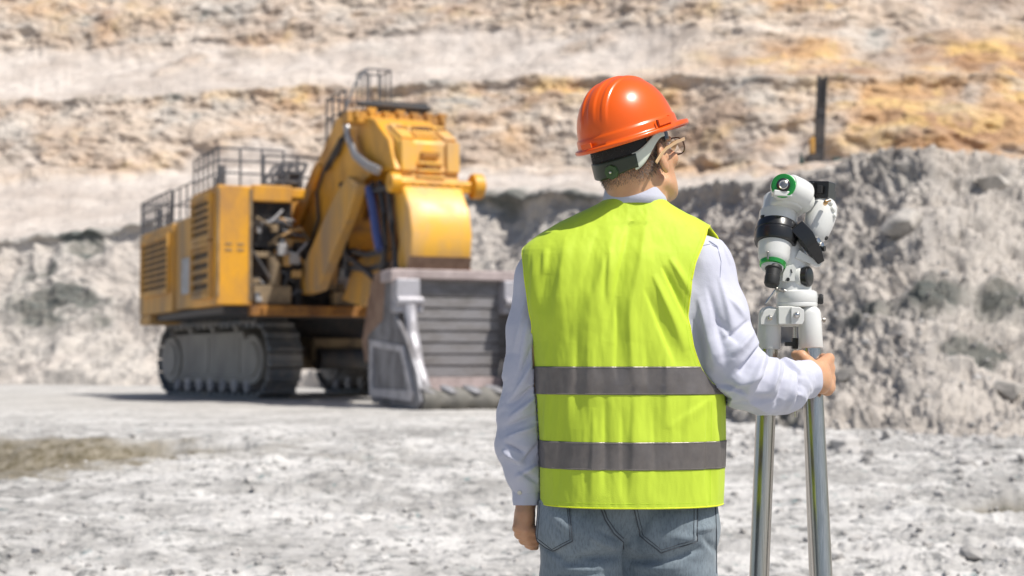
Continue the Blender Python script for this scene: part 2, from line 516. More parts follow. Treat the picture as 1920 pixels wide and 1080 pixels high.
big = fbm(Q * .11, 4, .55, True); strat = np.stack([P[..., 0] * .35 + P[..., 2] * .25, P[..., 1] * .3, P[..., 2] * 1.1], -1); med = .5 * fbm(Q * .45, 4, .55, True) + .38 * fbm(strat * .6, 4, .6, True); sml = fbm(P * 1.7, 4, .6)
dn = rocky * (1.5 * (big - .25) + .75 * (med - .2) + .18 * sml)
dn += (1 - rocky) * (1 - rub) * (.9 * fbm(P * .12, 4) + .35 * fbm(P * .6, 4))
fade = sstep(0, .08, bandv)
r_far = 1.3 * fbm(Q * .14, 4, .55, True) + .5 * fbm(P * .7, 4, .6)
blk = fbm(P * np.array([1.0, 1.0, 1.3]) * .8, 5, .58, True)
r_near = .75 * fbm(P * .28, 3, .5) + .54 * (blk - .2) + .22 * fbm(P * 3.2, 4, .62, True) + .07 * fbm(P * 9., 2)
dn += rub * fade * (r_far * (1 - near) + r_near * near)
# overhanging dark lips where a bench ends
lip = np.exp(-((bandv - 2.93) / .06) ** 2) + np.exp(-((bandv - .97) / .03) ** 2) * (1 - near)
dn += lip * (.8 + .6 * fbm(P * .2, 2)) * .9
N2 = N.copy(); steep = np.clip(rocky + lip, 0, 1)[..., None]
horiz = np.stack([N[..., 0], -np.ones_like(Yg), N[..., 2] * .3], -1); horiz /= np.linalg.norm(horiz, axis=-1)[..., None]
N2 = N2 * (1 - steep * .8) + horiz * steep * .8
P2 = P + N2 * dn[..., None]
# tint masks: rock, ochre stain, grey rubble
och = np.zeros_like(Yg)
def blob(cx, cy, rx, ry, a):
    pyg = 677 - (P[..., 2] - CAMZ) / P[..., 1] * F + 14 * wig
    return a * np.exp(-(((PXg - cx) / rx) ** 2 + ((pyg - cy) / ry) ** 2) ** 1.5)
for bl in ((1850, 220, 170, 85, 1.7), (1690, 195, 120, 55, 1.1), (1490, 105, 170, 30, 1.1), (1380, 318, 220, 14, .8), (1120, 165, 110, 22, .9),
           (60, 10, 160, 26, .8), (160, 60, 60, 30, .8), (280, 25, 100, 25, .5), (420, 195, 130, 18, .7), (640, 200, 110, 40, .6), (860, 230, 150, 50, .55),
           (1250, 190, 50, 30, .8), (1620, 200, 420, 130, .45), (1180, 150, 120, 20, .6), (600, 170, 90, 18, .5), (1880, 90, 130, 40, .6), (1300, 20, 300, 20, .45), (1740, 415, 70, 22, .9), (1500, 560, 90, 22, .6), (1690, 545, 50, 18, .5), (790, 20, 130, 18, .4), (1620, 280, 200, 25, .6), (960, 180, 100, 25, .5), (1000, 260, 90, 30, .5)):
    och += blob(*bl)
och = np.clip(och * np.clip(.5 + 1.6 * fbm(P * .16, 4, .6) , 0, 1.2) * (.5 + .5 * rocky), 0, .85)
och = np.clip(och + .50 * sstep(.04, .36, fbm(Q * .08 + 40, 5, .62)) * rocky * (.7 + .5 * sstep(600, 1400, PXg)), 0, .9)
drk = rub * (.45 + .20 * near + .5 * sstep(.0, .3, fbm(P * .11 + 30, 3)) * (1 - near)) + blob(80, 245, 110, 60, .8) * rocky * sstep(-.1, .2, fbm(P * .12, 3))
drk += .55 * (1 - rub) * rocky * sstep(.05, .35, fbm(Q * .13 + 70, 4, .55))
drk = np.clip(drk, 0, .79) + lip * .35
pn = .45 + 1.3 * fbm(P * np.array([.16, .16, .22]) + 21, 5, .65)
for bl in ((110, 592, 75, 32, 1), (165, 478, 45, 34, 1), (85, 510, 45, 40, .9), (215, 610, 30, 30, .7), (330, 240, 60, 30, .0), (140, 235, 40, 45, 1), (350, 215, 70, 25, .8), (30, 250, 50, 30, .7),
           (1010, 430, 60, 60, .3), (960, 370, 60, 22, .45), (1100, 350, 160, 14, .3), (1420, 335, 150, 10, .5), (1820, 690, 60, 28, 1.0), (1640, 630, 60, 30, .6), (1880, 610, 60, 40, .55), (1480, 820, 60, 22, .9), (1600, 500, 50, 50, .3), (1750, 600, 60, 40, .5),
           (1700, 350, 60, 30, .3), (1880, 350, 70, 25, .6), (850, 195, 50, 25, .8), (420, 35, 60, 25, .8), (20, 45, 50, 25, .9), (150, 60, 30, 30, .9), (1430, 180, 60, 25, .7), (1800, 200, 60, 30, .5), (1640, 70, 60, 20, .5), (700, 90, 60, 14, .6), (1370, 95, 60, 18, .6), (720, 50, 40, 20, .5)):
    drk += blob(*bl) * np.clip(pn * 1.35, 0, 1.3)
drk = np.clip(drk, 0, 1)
def gridmesh(name, P, mat, tint=None):
    r, c = P.shape[:2]
    i = np.arange(r * c).reshape(r, c)
    q = np.stack([i[:-1, :-1], i[:-1, 1:], i[1:, 1:], i[1:, :-1]], -1).reshape(-1, 4)
    o = link_mesh(name, P.reshape(-1, 3), q, mat)
    if tint is not None:
        a = o.data.color_attributes.new('tint', 'FLOAT_COLOR', 'POINT')
        col = np.ones((r * c, 4), np.float32); col[:, :3] = tint.reshape(-1, 3)
        a.data.foreach_set('color', col.ravel())
    return o
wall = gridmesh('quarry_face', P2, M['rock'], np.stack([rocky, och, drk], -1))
tag(wall, kind='structure')
wall_bvh = BVHTree.FromPolygons([tuple(v) for v in P2[::3, ::3].reshape(-1, 3)],
    [[a, a + 1, a + 1 + P2[::3, ::3].shape[1], a + P2[::3, ::3].shape[1]] for r_ in range(P2[::3, ::3].shape[0] - 1) for a in range(r_ * P2[::3, ::3].shape[1], (r_ + 1) * P2[::3, ::3].shape[1] - 1)])
def wall_z(x, y):
    h = wall_bvh.ray_cast(Vector((x, y, 120)), Vector((0, 0, -1)))
    return h[0].z if h[0] else 0

# ---------------------------------------------------------------- quarry floor
ta = np.concatenate([np.linspace(-6, -.42, 40)[:-1], np.linspace(-.42, .42, 860), np.linspace(.42, 6, 40)[1:]])
yy = np.concatenate([np.linspace(.6, 6, 12)[:-1], 6 * (100 / 6.) ** np.linspace(0, 1, 560)])
Yf, Tf = np.meshgrid(yy, ta, indexing='ij')
Xf = Tf * Yf
G = np.stack([Xf, Yf, np.zeros_like(Yf)], -1)
rough_ = .5 + .5 * sstep(-.2, .35, fbm(G * .16 + 5, 3)) + .35 * sstep(1.5, 5, Xf) * (1 - sstep(24, 34, Yf))
smoothpatch = np.exp(-(((Xf + 7) / 4) ** 2 + ((Yf - 12.2) / 2.2) ** 2)) + sstep(27, 36, Yf) * (1 - sstep(-1, 4, Xf)) * .6
rough_ *= np.clip(1 - .75 * smoothpatch, .15, 1)
att = 1 - .35 * sstep(15, 45, Yf)
Zf = .10 * fbm(G * .13, 3) + rough_ * (.10 * fbm(G * .9, 3) + .05 * fbm(G * np.array([.5, 1.6, 1]) + 31, 3, .5, True) + att * ((.12) * np.maximum(fbm(G * 2.4, 4, .6), -.1) + .045 * fbm(G * 7.5, 3, .6, True)))
flat = np.exp(-(((Xf + 8) / 9) ** 2 + ((Yf - 52) / 13) ** 2) ** 2)
Zf = Zf * (1 - .85 * flat)
Zf *= sstep(3.6, 7, Yf) * .999
kn = fbm(G * 1.1 + 3, 3)
def pit(cx, cy, rx, ry, n=2.2):
    d = (np.abs((Xf - cx) / rx) ** n + np.abs((Yf - cy) / ry) ** n) ** (1 / n) + .16 * kn
    return 1 - sstep(.62, 1.02, d), d
pA, dA = pit(-8.3, 19.0, 3.7, 3.9)
pB, dB = pit(-4.85, 20.6, 1.5, 2.0)
p1 = np.maximum(pA, pB)
p2, dC = pit(4.25, 11.9, 1.15, .75)
Zf = Zf * (1 - p1 * .6) - p1 * (.42 + .05 * kn) - p2 * .42
Zf += .05 * np.exp(-((np.minimum(dA, dB) - 1.12) / .12) ** 2) + .05 * np.exp(-((dC - 1.12) / .12) ** 2)
bank = np.clip(sstep(.02, .35, p1) * (.75 + .5 * kn) + sstep(.02, .3, p2) * .7, 0, .95)
bank = np.maximum(bank, .3 * np.exp(-((Xf + 5) / 4) ** 2 - ((Yf - 20) / 3.5) ** 2) * sstep(-.1, .3, kn))
G[..., 2] = Zf
bank = np.maximum(bank, .95 * (1 - sstep(.75, 1.05, np.sqrt(((Xf + 6.6) / 3.0) ** 2 + ((Yf - 18.9) / 4.8) ** 2) + .35 * fbm(G * 1.4 + 8, 4))))
far = sstep(22, 40, Yf) * .5
ground = gridmesh('ground', G, M['ground'], np.stack([far, far * 0, bank], -1))
tag(ground, kind='structure')
bm = bmesh.new(); bm.from_mesh(ground.data)
lay = bm.verts.layers.float_color.get('tint')
for (x0, x1, y0, y1) in ((-600, 600, -60, .6),):
    q = [bm.verts.new((x, y, 0)) for x, y in ((x0, y0), (x1, y0), (x1, y1), (x0, y1))]
    for v_ in q:
        if lay: v_[lay] = (0, 0, 0, 1)
    bm.faces.new(q)
bm.to_mesh(ground.data); bm.free()
gcell = G.reshape(-1, 3)
def gz(x, y):
    j = int(np.clip(np.searchsorted(yy, y), 0, len(yy) - 1)); i = int(np.clip(np.searchsorted(ta, x / max(y, .1)), 0, len(ta) - 1))
    return float(Zf[j, i])
def disc(name, cx, cy, rx, ry, z, label):
    vs_ = [(cx + rx * math.cos(a) * (1 + .08 * math.sin(3 * a)), cy + ry * math.sin(a), z) for a in np.linspace(0, 2 * math.pi, 60, endpoint=False)]
    o = link_mesh(name, vs_, [list(range(60))], M['water'], None, False); tag(o, kind='structure'); return o
disc('puddle_water', -8.1, 19.0, 3.6, 3.7, -.31, '')
disc('puddle_water', 4.3, 11.85, 1.1, .62, -.24, '')

# loose stones: one mesh of small rocks nobody could count, and a few boulders
def rock_mesh(seed, n=2):
    bm = bmesh.new(); bmesh.ops.create_icosphere(bm, subdivisions=n, radius=1)
    v = np.array([x.co for x in bm.verts]); f = np.array([[y.index for y in x.verts] for x in bm.faces]); bm.free()
    rs = np.random.RandomState(seed)
    for _ in range(15):
        d = rs.randn(3); d /= np.linalg.norm(d); k = rs.uniform(.45, .8)
        s = v @ d; v = v - np.maximum(s - k, 0)[:, None] * d
    v += .10 * fbm(v * 1.3 + seed * 5, 3)[:, None] * v
    v *= np.array([1, rs.uniform(.7, 1), rs.uniform(.5, .8)])
    return v, f
protos = [rock_mesh(s, 1) for s in range(8)]
vs_, fs_ = [], []; base = 0
rs = np.random.RandomState(11)
def put(x, y, z, r):
    global base
    v, f = protos[rs.randint(8)]; a = rs.uniform(0, 6.28); ca, sa = math.cos(a), math.sin(a)
    v = v @ np.array([[ca, sa, 0], [-sa, ca, 0], [0, 0, 1]]) * r + np.array([x, y, z + r * .15])
    vs_.append(v); fs_.append(f + base); base += len(v)
for i in range(2200):
    y = 8 * (26 / 8.) ** rs.uniform(0, 1) ; tt = rs.uniform(-.36, .36); x = tt * y
    if noise(np.array([[x * .5, y * .5, 2.]]))[0] + rs.uniform(-.35, .35) < .0 + (.15 if x < 0 else -.12): continue
    put(x, y, gz(x, y), .0095 * y ** .45 * math.exp(rs.normal(0, .5)))
for i in range(900):
    x = rs.uniform(2.2, 8.2); y = rs.uniform(16.5, 24.5)
    if rs.uniform() > (y - 15) / 9: continue
    put(x, y, gz(x, y), .05 * math.exp(rs.normal(0, .55)))
for i in range(1500):
    px_ = rs.uniform(1150, 1990); k_ = rs.uniform(.0, .75) ** 1.5
    j = int(k_ * 210); ii = int(np.argmin(np.abs(pxs - px_)))
    p = P2[j, ii]
    if p[1] > 60: continue
    put(p[0], p[1], p[2], .03 * (p[1] / 20) * math.exp(rs.normal(-.1, .55)))
st = link_mesh('loose_stones', np.concatenate(vs_), np.concatenate(fs_), M['stone'], None, False)
tag(st, kind='stuff')
for i, (px_, py_, r_, lab) in enumerate(((1895, 735, .34, 'pale grey boulder at the right edge of the rubble slope, beside the dark hollow'),
        (1700, 425, .75, 'flat pinkish grey boulder high on the rubble mound right of the telescope mount'),
        (1590, 705, .26, 'small pale boulder low on the rubble slope right of the gripping hand'),
        (1860, 350, .6, 'brown grey boulder near the crest of the rubble mound'))):
    best = None
    o0 = Vector((0, 0, CAMZ)); d0 = (W(px_, py_, 10) - o0).normalized()
    h = wall_bvh.ray_cast(o0, d0)
    if h[0] is None: continue
    v, f = rock_mesh(40 + i, 3)
    o = link_mesh('boulder', v * r_, f, M['boulder'], None, True, 12); o.location = h[0] + Vector((0, 0, r_ * .1)); o.rotation_euler = (0, 0, i * 1.3)
    tag(o, lab, 'boulder', 'boulders on the rubble slope')
# ---------------------------------------------------------------- mining shovel
EO = Vector((-4.95, 46.6, 0)); TH = R(24)
EF = Vector((math.sin(TH), -math.cos(TH), 0)); EL = Vector((math.cos(TH), math.sin(TH), 0))
CO = Vector((0, 0, CAMZ))
def EXs(px, py, s):
    d = W(px, py, 10) - CO; k = ((EO + EL * s) - CO).dot(EL) / d.dot(EL); p = CO + d * k
    return ((p - EO).dot(EF), p.z)
def EXt(px, py, t):
    d = W(px, py, 10) - CO; k = ((EO + EF * t) - CO).dot(EF) / d.dot(EF); p = CO + d * k
    return ((p - EO).dot(EL), p.z)
def E(s, t, z): return Vector((s, -t, z))
ex = empty('mining_shovel', EO, TH)
tag(ex, 'huge yellow tracked mining shovel with its grey bucket lowered to the pale quarry floor', 'excavator')
X_, Y_, Z_ = Vector((1, 0, 0)), Vector((0, 1, 0)), Vector((0, 0, 1))
def side_prism(mb, poly, s0, s1):     # poly in (t, z), extruded along s
    return mb.prism(poly, (0, 0, 0), (0, -1, 0), (0, 0, 1), (1, 0, 0), s0, s1)
def pp(poly, s): return [EXs(a, b, s) for a, b in poly]
SL = -4.0
tA = EXs(262, 500, SL)[0]; tM = EXs(358, 500, SL)[0]; tL = EXs(323, 500, SL)[0]
zb = 2.85
zr = EXs(262, 440, SL)[1]; zr2 = EXs(352, 410, SL)[1]; zr = (zr + zr2) / 2
zf = EXs(404, 347, SL)[1]
# engine house modules
mb = MB(); mb.box2(E(SL, tL, zb), E(3.0, tA, zr)); house = mb.build('rear_engine_house', M['yellow_dusty'], ex, .04)
mb = MB(); mb.box2(E(SL + .12, tM, zb + .05), E(2.9, tL, zr + .05)); mb.build('side_compartment', M['yellow_dusty'], ex, .04)
mb = MB(); mb.box2(E(SL, 0, zb), E(-2.95, tM, zf)); mb.box2(E(-2.95, -2.6, zb), E(3.0, tM, zf - .1))
front = mb.build('front_engine_house', M['yellow'], ex, .05)
# corner panel seams, lifting lugs
mb = MB()
mb.box2(E(-3.99, .025, 3.1), E(-3.93, 0, zf - .1)); mb.box2(E(-3.04, .03, 3.0), E(-2.96, 0, zf - .1))
for z in (4.45, 4.62): mb.box2(E(-3.75, .02, z), E(-3.55, 0, z + .05)); mb.box2(E(-3.4, .02, z), E(-3.2, 0, z + .05))
mb.build('panel_seam', M['tan'], front)
def louver(t0, t1, z0, z1, n, parent, name='louver_grille'):
    mb = MB(); mb.box2(E(SL - .02, t0, z0), E(SL + .1, t1, z1)); g = mb.build(name, M['grille'], parent)
    mb = MB(); tm = (t0 + t1) / 2
    for i in range(n):
        z = z0 + (z1 - z0) * (i + .5) / n
        mb.box(E(SL - .09, tm, z), (.05, abs(t1 - t0), (z1 - z0) / n * .42), Matrix.Rotation(R(28), 3, 'Y'))
    for t_ in (t0, t1): mb.box2(E(SL - .14, t_ - .06, z0 - .05), E(SL, t_ + .06, z1 + .05))
    for z in (z0, z1): mb.box2(E(SL - .145, t0 + .06, z - .06), E(SL, t1 - .06, z + .06))
    mb.build('louver_slats', M['yellow_dusty'], g)
a = EXs(270, 556, SL); c = EXs(321, 440, SL)
louver(a[0], c[0], a[1], zr - .35, 9, house)
a = EXs(364, 560, SL); c = EXs(400, 380, SL)
louver(a[0], c[0], a[1], a[1] + (zf - a[1]) * .48, 5, front); louver(a[0], c[0], a[1] + (zf - a[1]) * .53, zf - .25, 6, front)
a = EXs(337, 553, SL); c = EXs(357, 480, SL)
mb = MB(); mb.box2(E(SL + .04, a[0], a[1]), E(SL + .12, c[0], c[1])); mb.build('side_door', M['panel'], ex, .02)
# counterweight lower edge, sill below
mb = MB(); mb.box2(E(SL + .25, -.2, 2.62), E(3.0, tA + .6, 2.85)); mb.build('deck_frame', M['dark'], ex, .03)
mb = MB(); mb.box2(E(-4.0, tA, 2.5), E(3.0, tA + 1.9, 2.85)); mb.build('counterweight', M['yellow_dusty'], ex, .08)
# deck beam across the front
mb = MB(); mb.box2(E(-3.0, .15, 2.55), E(3.1, -.25, 2.86))
for s in np.arange(-2.7, 3, .75): mb.box2(E(s, .2, 2.6), E(s + .06, .15, 2.82))
mb.build('deck_beam', M['rust'], ex, .02)
# roof beam over the open bay
mb = MB()
z0 = EXt(500, 378, 0)[1]
mb.box2(E(-2.95, .0, z0), E(-1.75, -.5, zf + .05)); mb.box2(E(-1.75, -.1, z0 + .15), E(-1.3, -2.6, zf)); mb.build('roof_beam', M['yellow'], ex, .04)
# machinery in the open bay
mb = MB()
mb.box2(E(-2.95, -.3, 4.6), E(-1.7, -2.5, z0)); mb.box2(E(-2.8, -.5, 2.9), E(-2.45, -1.2, 4.5))
for s, r in ((-2.3, .17), (-1.85, .14), (-1.4, .2), (.9, .2), (1.8, .22)): mb.cyl(E(s, -.6, 2.86), E(s, -.6, 4.75), r)
for i in range(9):
    s = -2.8 + i * .13; mb.cyl(E(s, -.24, 4.75), E(s + .04, -.24, z0), .035, n=8)
for i in range(8):
    a0 = random.uniform(-2.8, 2.5); mb.tube([E(a0, -.1, random.uniform(3, 4)), E(a0 + .2, .0, random.uniform(3.6, 4.4)), E(a0 + random.uniform(-.6, .6), -.3, 4.8)], .05, 6)
mb.box2(E(-1.3, -.9, 2.9), E(2.9, -2.6, 4.9))
mb.build('hydraulic_machinery', M['dark'], ex, .01)
mb = MB(); mb.box2(E(-2.9, 0, 2.9), E(-1.75, -1.1, 3.45)); mb.cyl(E(-2.25, -.15, 3.45), E(-2.25, -.15, 4.3), .2); mb.cyl(E(-1.95, -.1, 4.3), E(-1.95, -.1, 4.72), .13)
mb.box2(E(-2.85, -.2, 4.28), E(-1.8, -.5, 4.46)); mb.build('hydraulic_tank', M['tan'], ex, .03)
for q_ in (((-.45, .1, 2.9), (.35, -.4, 3.3)), ((1.0, .1, 2.9), (1.6, -.3, 3.5))):
    mb = MB(); mb.box2(E(*q_[0]), E(*q_[1])); mb.build('boom_foot', M['tan'], ex, .03)
for q_ in (((-.3, -.15, 3.35), (.3, -.6, 3.95)), ((.9, .1, 3.3), (1.35, -.2, 3.85))):
    mb = MB(); mb.box2(E(*q_[0]), E(*q_[1])); mb.build('bright_housing', M['lightsteel'], ex, .05)
for mt_, sd_ in (('tan', 1), ('yellow_dusty', 2), ('chrome', 3), ('rail', 4)):
    rq = random.Random(sd_)
    for i in range(16):
        mb = MB(); nm = ('valve_block', 'pump_housing', 'pipe', 'hose')[i % 4]
        s_ = rq.uniform(-2.85, -1.5) if i % 2 else rq.uniform(-.9, 2.4); z = rq.uniform(3.0, 5.6 if s_ < -1.5 else 4.6); t_ = rq.uniform(-.25, .05)
        if i % 4 < 2: mb.box(E(s_, t_, z), (rq.uniform(.1, .35), .25, rq.uniform(.08, .35)))
        elif i % 4 == 2: mb.cyl(E(s_, t_, z - .3), E(s_ + rq.uniform(-.1, .1), t_, z + rq.uniform(.2, .6)), rq.uniform(.04, .1), n=10)
        else: mb.tube([E(s_ - .3, t_, z), E(s_, t_ + .1, z + rq.uniform(-.2, .3)), E(s_ + .35, t_, z + rq.uniform(-.4, .4))], .045, 6)
        mb.build(nm, M[mt_], ex, .01)
# railings on the roof
def railing(name, pts, h, parent, mid=2, post=.035, step=.9):
    mb = MB()
    for a, b in zip(pts[:-1], pts[1:]):
        L = (b - a).length; n = max(1, int(round(L / step)))
        for i in range(n + 1):
            p = a + (b - a) * i / n; mb.cyl(p, p + Z_ * h, post, n=6)
        for k in range(mid + 1):
            z = h * (k + 1) / (mid + 1); mb.cyl(a + Z_ * z, b + Z_ * z, post * .9, n=6)
    return mb.build(name, M['rail'], parent)
railing('roof_railing', [E(-3.95, tA + .05, zr), E(-3.95, tL - .5, zr)], 1.15, ex, 2, .04, .7)
railing('roof_railing', [E(-3.9, tL - .4, zr + .05), E(-3.9, tM - .1, zr + .05)], 1.05, ex, 1, .03, 1.1)
railing('roof_railing', [E(-3.95, tM + .1, zf), E(-3.95, -.1, zf), E(-2.0, -.1, zf)], 1.1, ex, 2, .032, .7)
railing('roof_railing', [E(-1.9, -2.7, zf), E(.3, -2.7, zf), E(2.8, -2.7, zf)], 1.3, ex, 1, .035, 1.1)
railing('roof_railing', [E(2.9, tA, zr), E(-3.9, tA, zr)], 1.15, ex, 1, .035, 1.0)
for (s, t_, hh) in ((-3.6, -1.2, .7), (-3.2, -3.2, .6), (-3.5, tA + 1, .9), (-3.4, tA + 2.1, .6)):
    mb = MB(); mb.cyl(E(s, t_, zr if t_ < -5 else zf - .1), E(s, t_, (zr if t_ < -5 else zf) + hh), .13); mb.build('exhaust_pipe', M['rail'], ex)
# dark frame by the boom foot
mb = MB()
s0, z0_ = EXt(508, 338, -1.0); s1, z1_ = EXt(575, 305, -1.0)
for a_, b_ in (((508, 338), (530, 305)), ((530, 305), (575, 308)), ((575, 308), (560, 342)), ((545, 306), (535, 345)), ((508, 338), (560, 342)), ((530, 322), (570, 325))):
    p = EXt(*a_, -1.0); q = EXt(*b_, -1.0); mb.beam(E(p[0], -1.0, p[1]), E(q[0], -1.0, q[1]), .09, .09); mb.beam(E(p[0], -1.9, p[1]), E(q[0], -1.9, q[1]), .09, .09)
mb.box2(E(s0 + .4, -1.05, z0_ - .5), E(s1 - .1, -1.8, z1_ - .25))
mb.build('lamp_frame', M['rail'], ex)
# ladder / cables from bay
# cab behind the boom
mb = MB(); mb.box2(E(.75, -2.7, zf - .1), E(2.95, -.6, 7.55)); cab = mb.build('cab', M['yellow_dusty'], ex, .08)
mb = MB(); mb.box2(E(.95, -.62, 6.5), E(2.75, -.57, 7.4)); mb.box2(E(2.93, -.8, 6.5), E(2.97, -2.3, 7.4)); mb.box2(E(.73, -.8, 6.5), E(.77, -2.3, 7.4)); mb.build('cab_window', M['glass'], cab)
mb = MB(); mb.box2(E(.2, -3.0, 7.58), E(2.9, -.9, 7.72)); mb.box2(E(.3, -2.6, 7.7), E(1.3, -1.6, 8.4))
plat = mb.build('cab_roof_platform', M['brown'], cab, .02)
railing('cab_railing', [E(.2, -.95, 7.7), E(.2, -2.9, 7.7), E(2.0, -2.9, 7.7)], 1.9, cab, 2, .035, .6)
railing('cab_railing', [E(1.1, -1.6, 8.4), E(1.9, -1.6, 8.4), E(1.9, -2.5, 8.4), E(1.1, -2.5, 8.4), E(1.1, -1.6, 8.4)], 2.05, cab, 1, .03, .45)
mb = MB(); mb.tube([E(.2, -.95, 9.0), E(.6, -1.2, 9.9), E(1.1, -1.6, 10.45)], .035, 6); mb.tube([E(.0, -1.4, 7.2), E(.1, -1.5, 8.2), E(.3, -1.6, 9.0)], .06, 6); mb.build('access_ladder', M['rail'], cab)

# boom
BW = .85
left = [(630, 222), (652, 212), (700, 222), (728, 262), (740, 318), (702, 322), (662, 362), (632, 425), (590, 478), (552, 486), (524, 462), (533, 425), (560, 370), (596, 300)]
bp = pp(left, -BW)
mb = MB(); side_prism(mb, bp, -BW, BW); boom = mb.build('boom', M['yellow'], ex, .05)
mb = MB()
for s_ in (-BW - .04, BW + .04):
    side_prism(mb, pp([(588, 320), (596, 305), (606, 312), (560, 440), (548, 440)], -BW), s_ - .03, s_ + .03)
mb.build('boom_rib', M['yellow'], boom, .01)
mb = MB(); pts = [EXs(a_, b_, -BW) for a_, b_ in ((655, 245), (638, 290), (612, 322), (600, 360), (603, 410), (590, 455))]
mb.tube([E(-BW - .1, p[0], p[1]) for p in pts], .05, 8)
p = [EXs(a_, b_, -BW) for a_, b_ in ((648, 262), (618, 318))]
mb.tube([E(-BW - .12, p[0][0], p[0][1]), E(-BW - .12, p[1][0], p[1][1])], .09, 8)
mb.build('boom_hose', M['dark'], boom)
# top cross beam with brackets
tT, zT = EXs(640, 215, -1.45)
mb = MB(); mb.box2(E(-1.35, tT - .3, zT - .22), E(1.55, tT + .25, zT + .08))
for s_ in np.arange(-1.2, 1.5, .42): mb.box2(E(s_, tT - .2 + .1 * math.sin(s_ * 9), zT + .08), E(s_ + .26, tT + .3, zT + .16 + .07 * math.sin(s_ * 7))); mb.box2(E(s_ + .05, tT + .28, zT - .1), E(s_ + .18, tT + .36, zT + .1))
mb.build('boom_head_beam', M['yellow'], boom, .03)
mb = MB(); mb.box2(E(-.5, tT - .5, zT + .25), E(1.15, tT - .1, zT + .5)); mb.cyl(E(-1.0, tT + .1, zT + .33), E(1.2, tT + .0, zT + .33), .07); mb.build('work_lamp_bar', M['dark'], boom, .02)
# stick: broad curved front
tS, zS = EXs(668, 240, -.7)
prof = [(tS, zS), (tS + 1.2, zS - .1)] 
q1 = EXs(752, 352, -.65); q2 = EXs(762, 380, -.65)
prof = [(tT - .1, zT - .28), (tT + 1.4, zT - .42), (tT + 2.6, zT - 1.0), (q1[0], q1[1] + .25), (q1[0] + .25, q1[1]), (q1[0] + .75, q1[1] - .6), (q1[0] + .95, q1[1] - 1.25), (q1[0] + .85, q1[1] - 1.85), (q1[0] + .55, q1[1] - 2.4),
        (q1[0] - .25, q1[1] - 2.4), (q1[0] - .05, q1[1] - 1.4), (q1[0] - .35, q1[1] - .5), (tT + 1.9, zT - 1.6), (tT + .6, zT - 1.4)]
mb = MB(); side_prism(mb, prof, -.7, 1.0)
stick = mb.build('stick', M['yellow_worn'], ex, .09, 50, 3)
# wide head plates, slots and ribs on the stick
def on(prof, i, u):   # point between profile i and i+1
    a, b = prof[i], prof[i + 1]; return (a[0] + (b[0] - a[0]) * u, a[1] + (b[1] - a[1]) * u)
mb = MB()
for (i, u0, u1, s0_, s1_, h_) in ((1, .1, .95, -.62, -.25, .09), (1, .1, .95, .6, .95, .09), (2, .0, .8, -.66, -.3, .10), (2, .0, .8, .62, .98, .10), (2, .55, .62, -.2, .5, .12), (2, .75, .82, -.2, .5, .12), (2, .92, .99, -.25, .55, .14), (1, .55, .7, -.2, .5, .12), (1, .8, .88, -.2, .5, .1)):
    a, b = on(prof, i, u0), on(prof, i, u1)
    p, q = E((s0_ + s1_) / 2, a[0], a[1]), E((s0_ + s1_) / 2, b[0], b[1])
    mb.beam(p, q, s1_ - s0_, h_ * 2)
mb.build('stick_ribs', M['yellow_worn'], stick, .02)
for (i, u0, u1, s0_, s1_) in ((1, .3, .42, -.5, -.2), (1, .28, .45, -.05, .45), (1, .3, .42, .65, .9), (2, .3, .42, -.1, .4), (2, .64, .72, 0, .35)):
    a, b = on(prof, i, u0), on(prof, i, u1)
    mb = MB(); mb.beam(E((s0_ + s1_) / 2, a[0], a[1]), E((s0_ + s1_) / 2, b[0], b[1]), s1_ - s0_, .24); mb.build('stick_slot', M['rust'], stick)
tp, zp = q1[0] + .05, q1[1] + .12
mb = MB(); mb.cyl(E(-1.0, tp, zp), E(1.55, tp, zp), .13); mb.cyl(E(1.32, tp, zp), E(1.62, tp, zp), .34, n=24); mb.cyl(E(-1.0, tp, zp), E(-.72, tp, zp), .27, n=20); mb.cyl(E(1.62, tp, zp), E(1.72, tp, zp), .15)
mb.box2(E(1.0, tp + .1, zp - .2), E(1.35, tp - .25, zp + .1))
mb.build('stick_pin', M['yellow'], stick, .03)
mb = MB()
for s_ in np.arange(-.6, 1.0, .25): mb.box2(E(s_, tp + .12, zp - .22), E(s_ + .12, tp + .2, zp - .02))
mb.box2(E(-.75, tp + .1, zp - .05), E(1.05, tp + .2, zp + .03)); mb.build('pin_bracket', M['yellow'], stick, .02)
# worn lower end of the stick
mb = MB(); i0 = 7; a, b = prof[7], prof[8]
side_prism(mb, [(a[0] + .02, a[1]), (b[0] + .02, b[1] - .03), (b[0] - .6, b[1] - .03), (b[0] - .6, b[1] + .02), (b[0] - .02, b[1] + .02), (a[0] - .05, a[1])], -.71, 1.01); mb.build('stick_wear_plate', M['brown'], stick)
# grey hose sleeves arching over the side
mb = MB()
for k in range(3):
    pts = [EXs(a_, b_, -1.0) for a_, b_ in ((650, 232), (655, 262), (668, 295), (690, 315), (712, 325))]
    mb.tube([E(-1.05 - .02 * k, p_[0] + k * .12, p_[1] + k * .05) for p_ in pts], .06, 8)
mb.build('hose_sleeve', M['chrome'], boom)
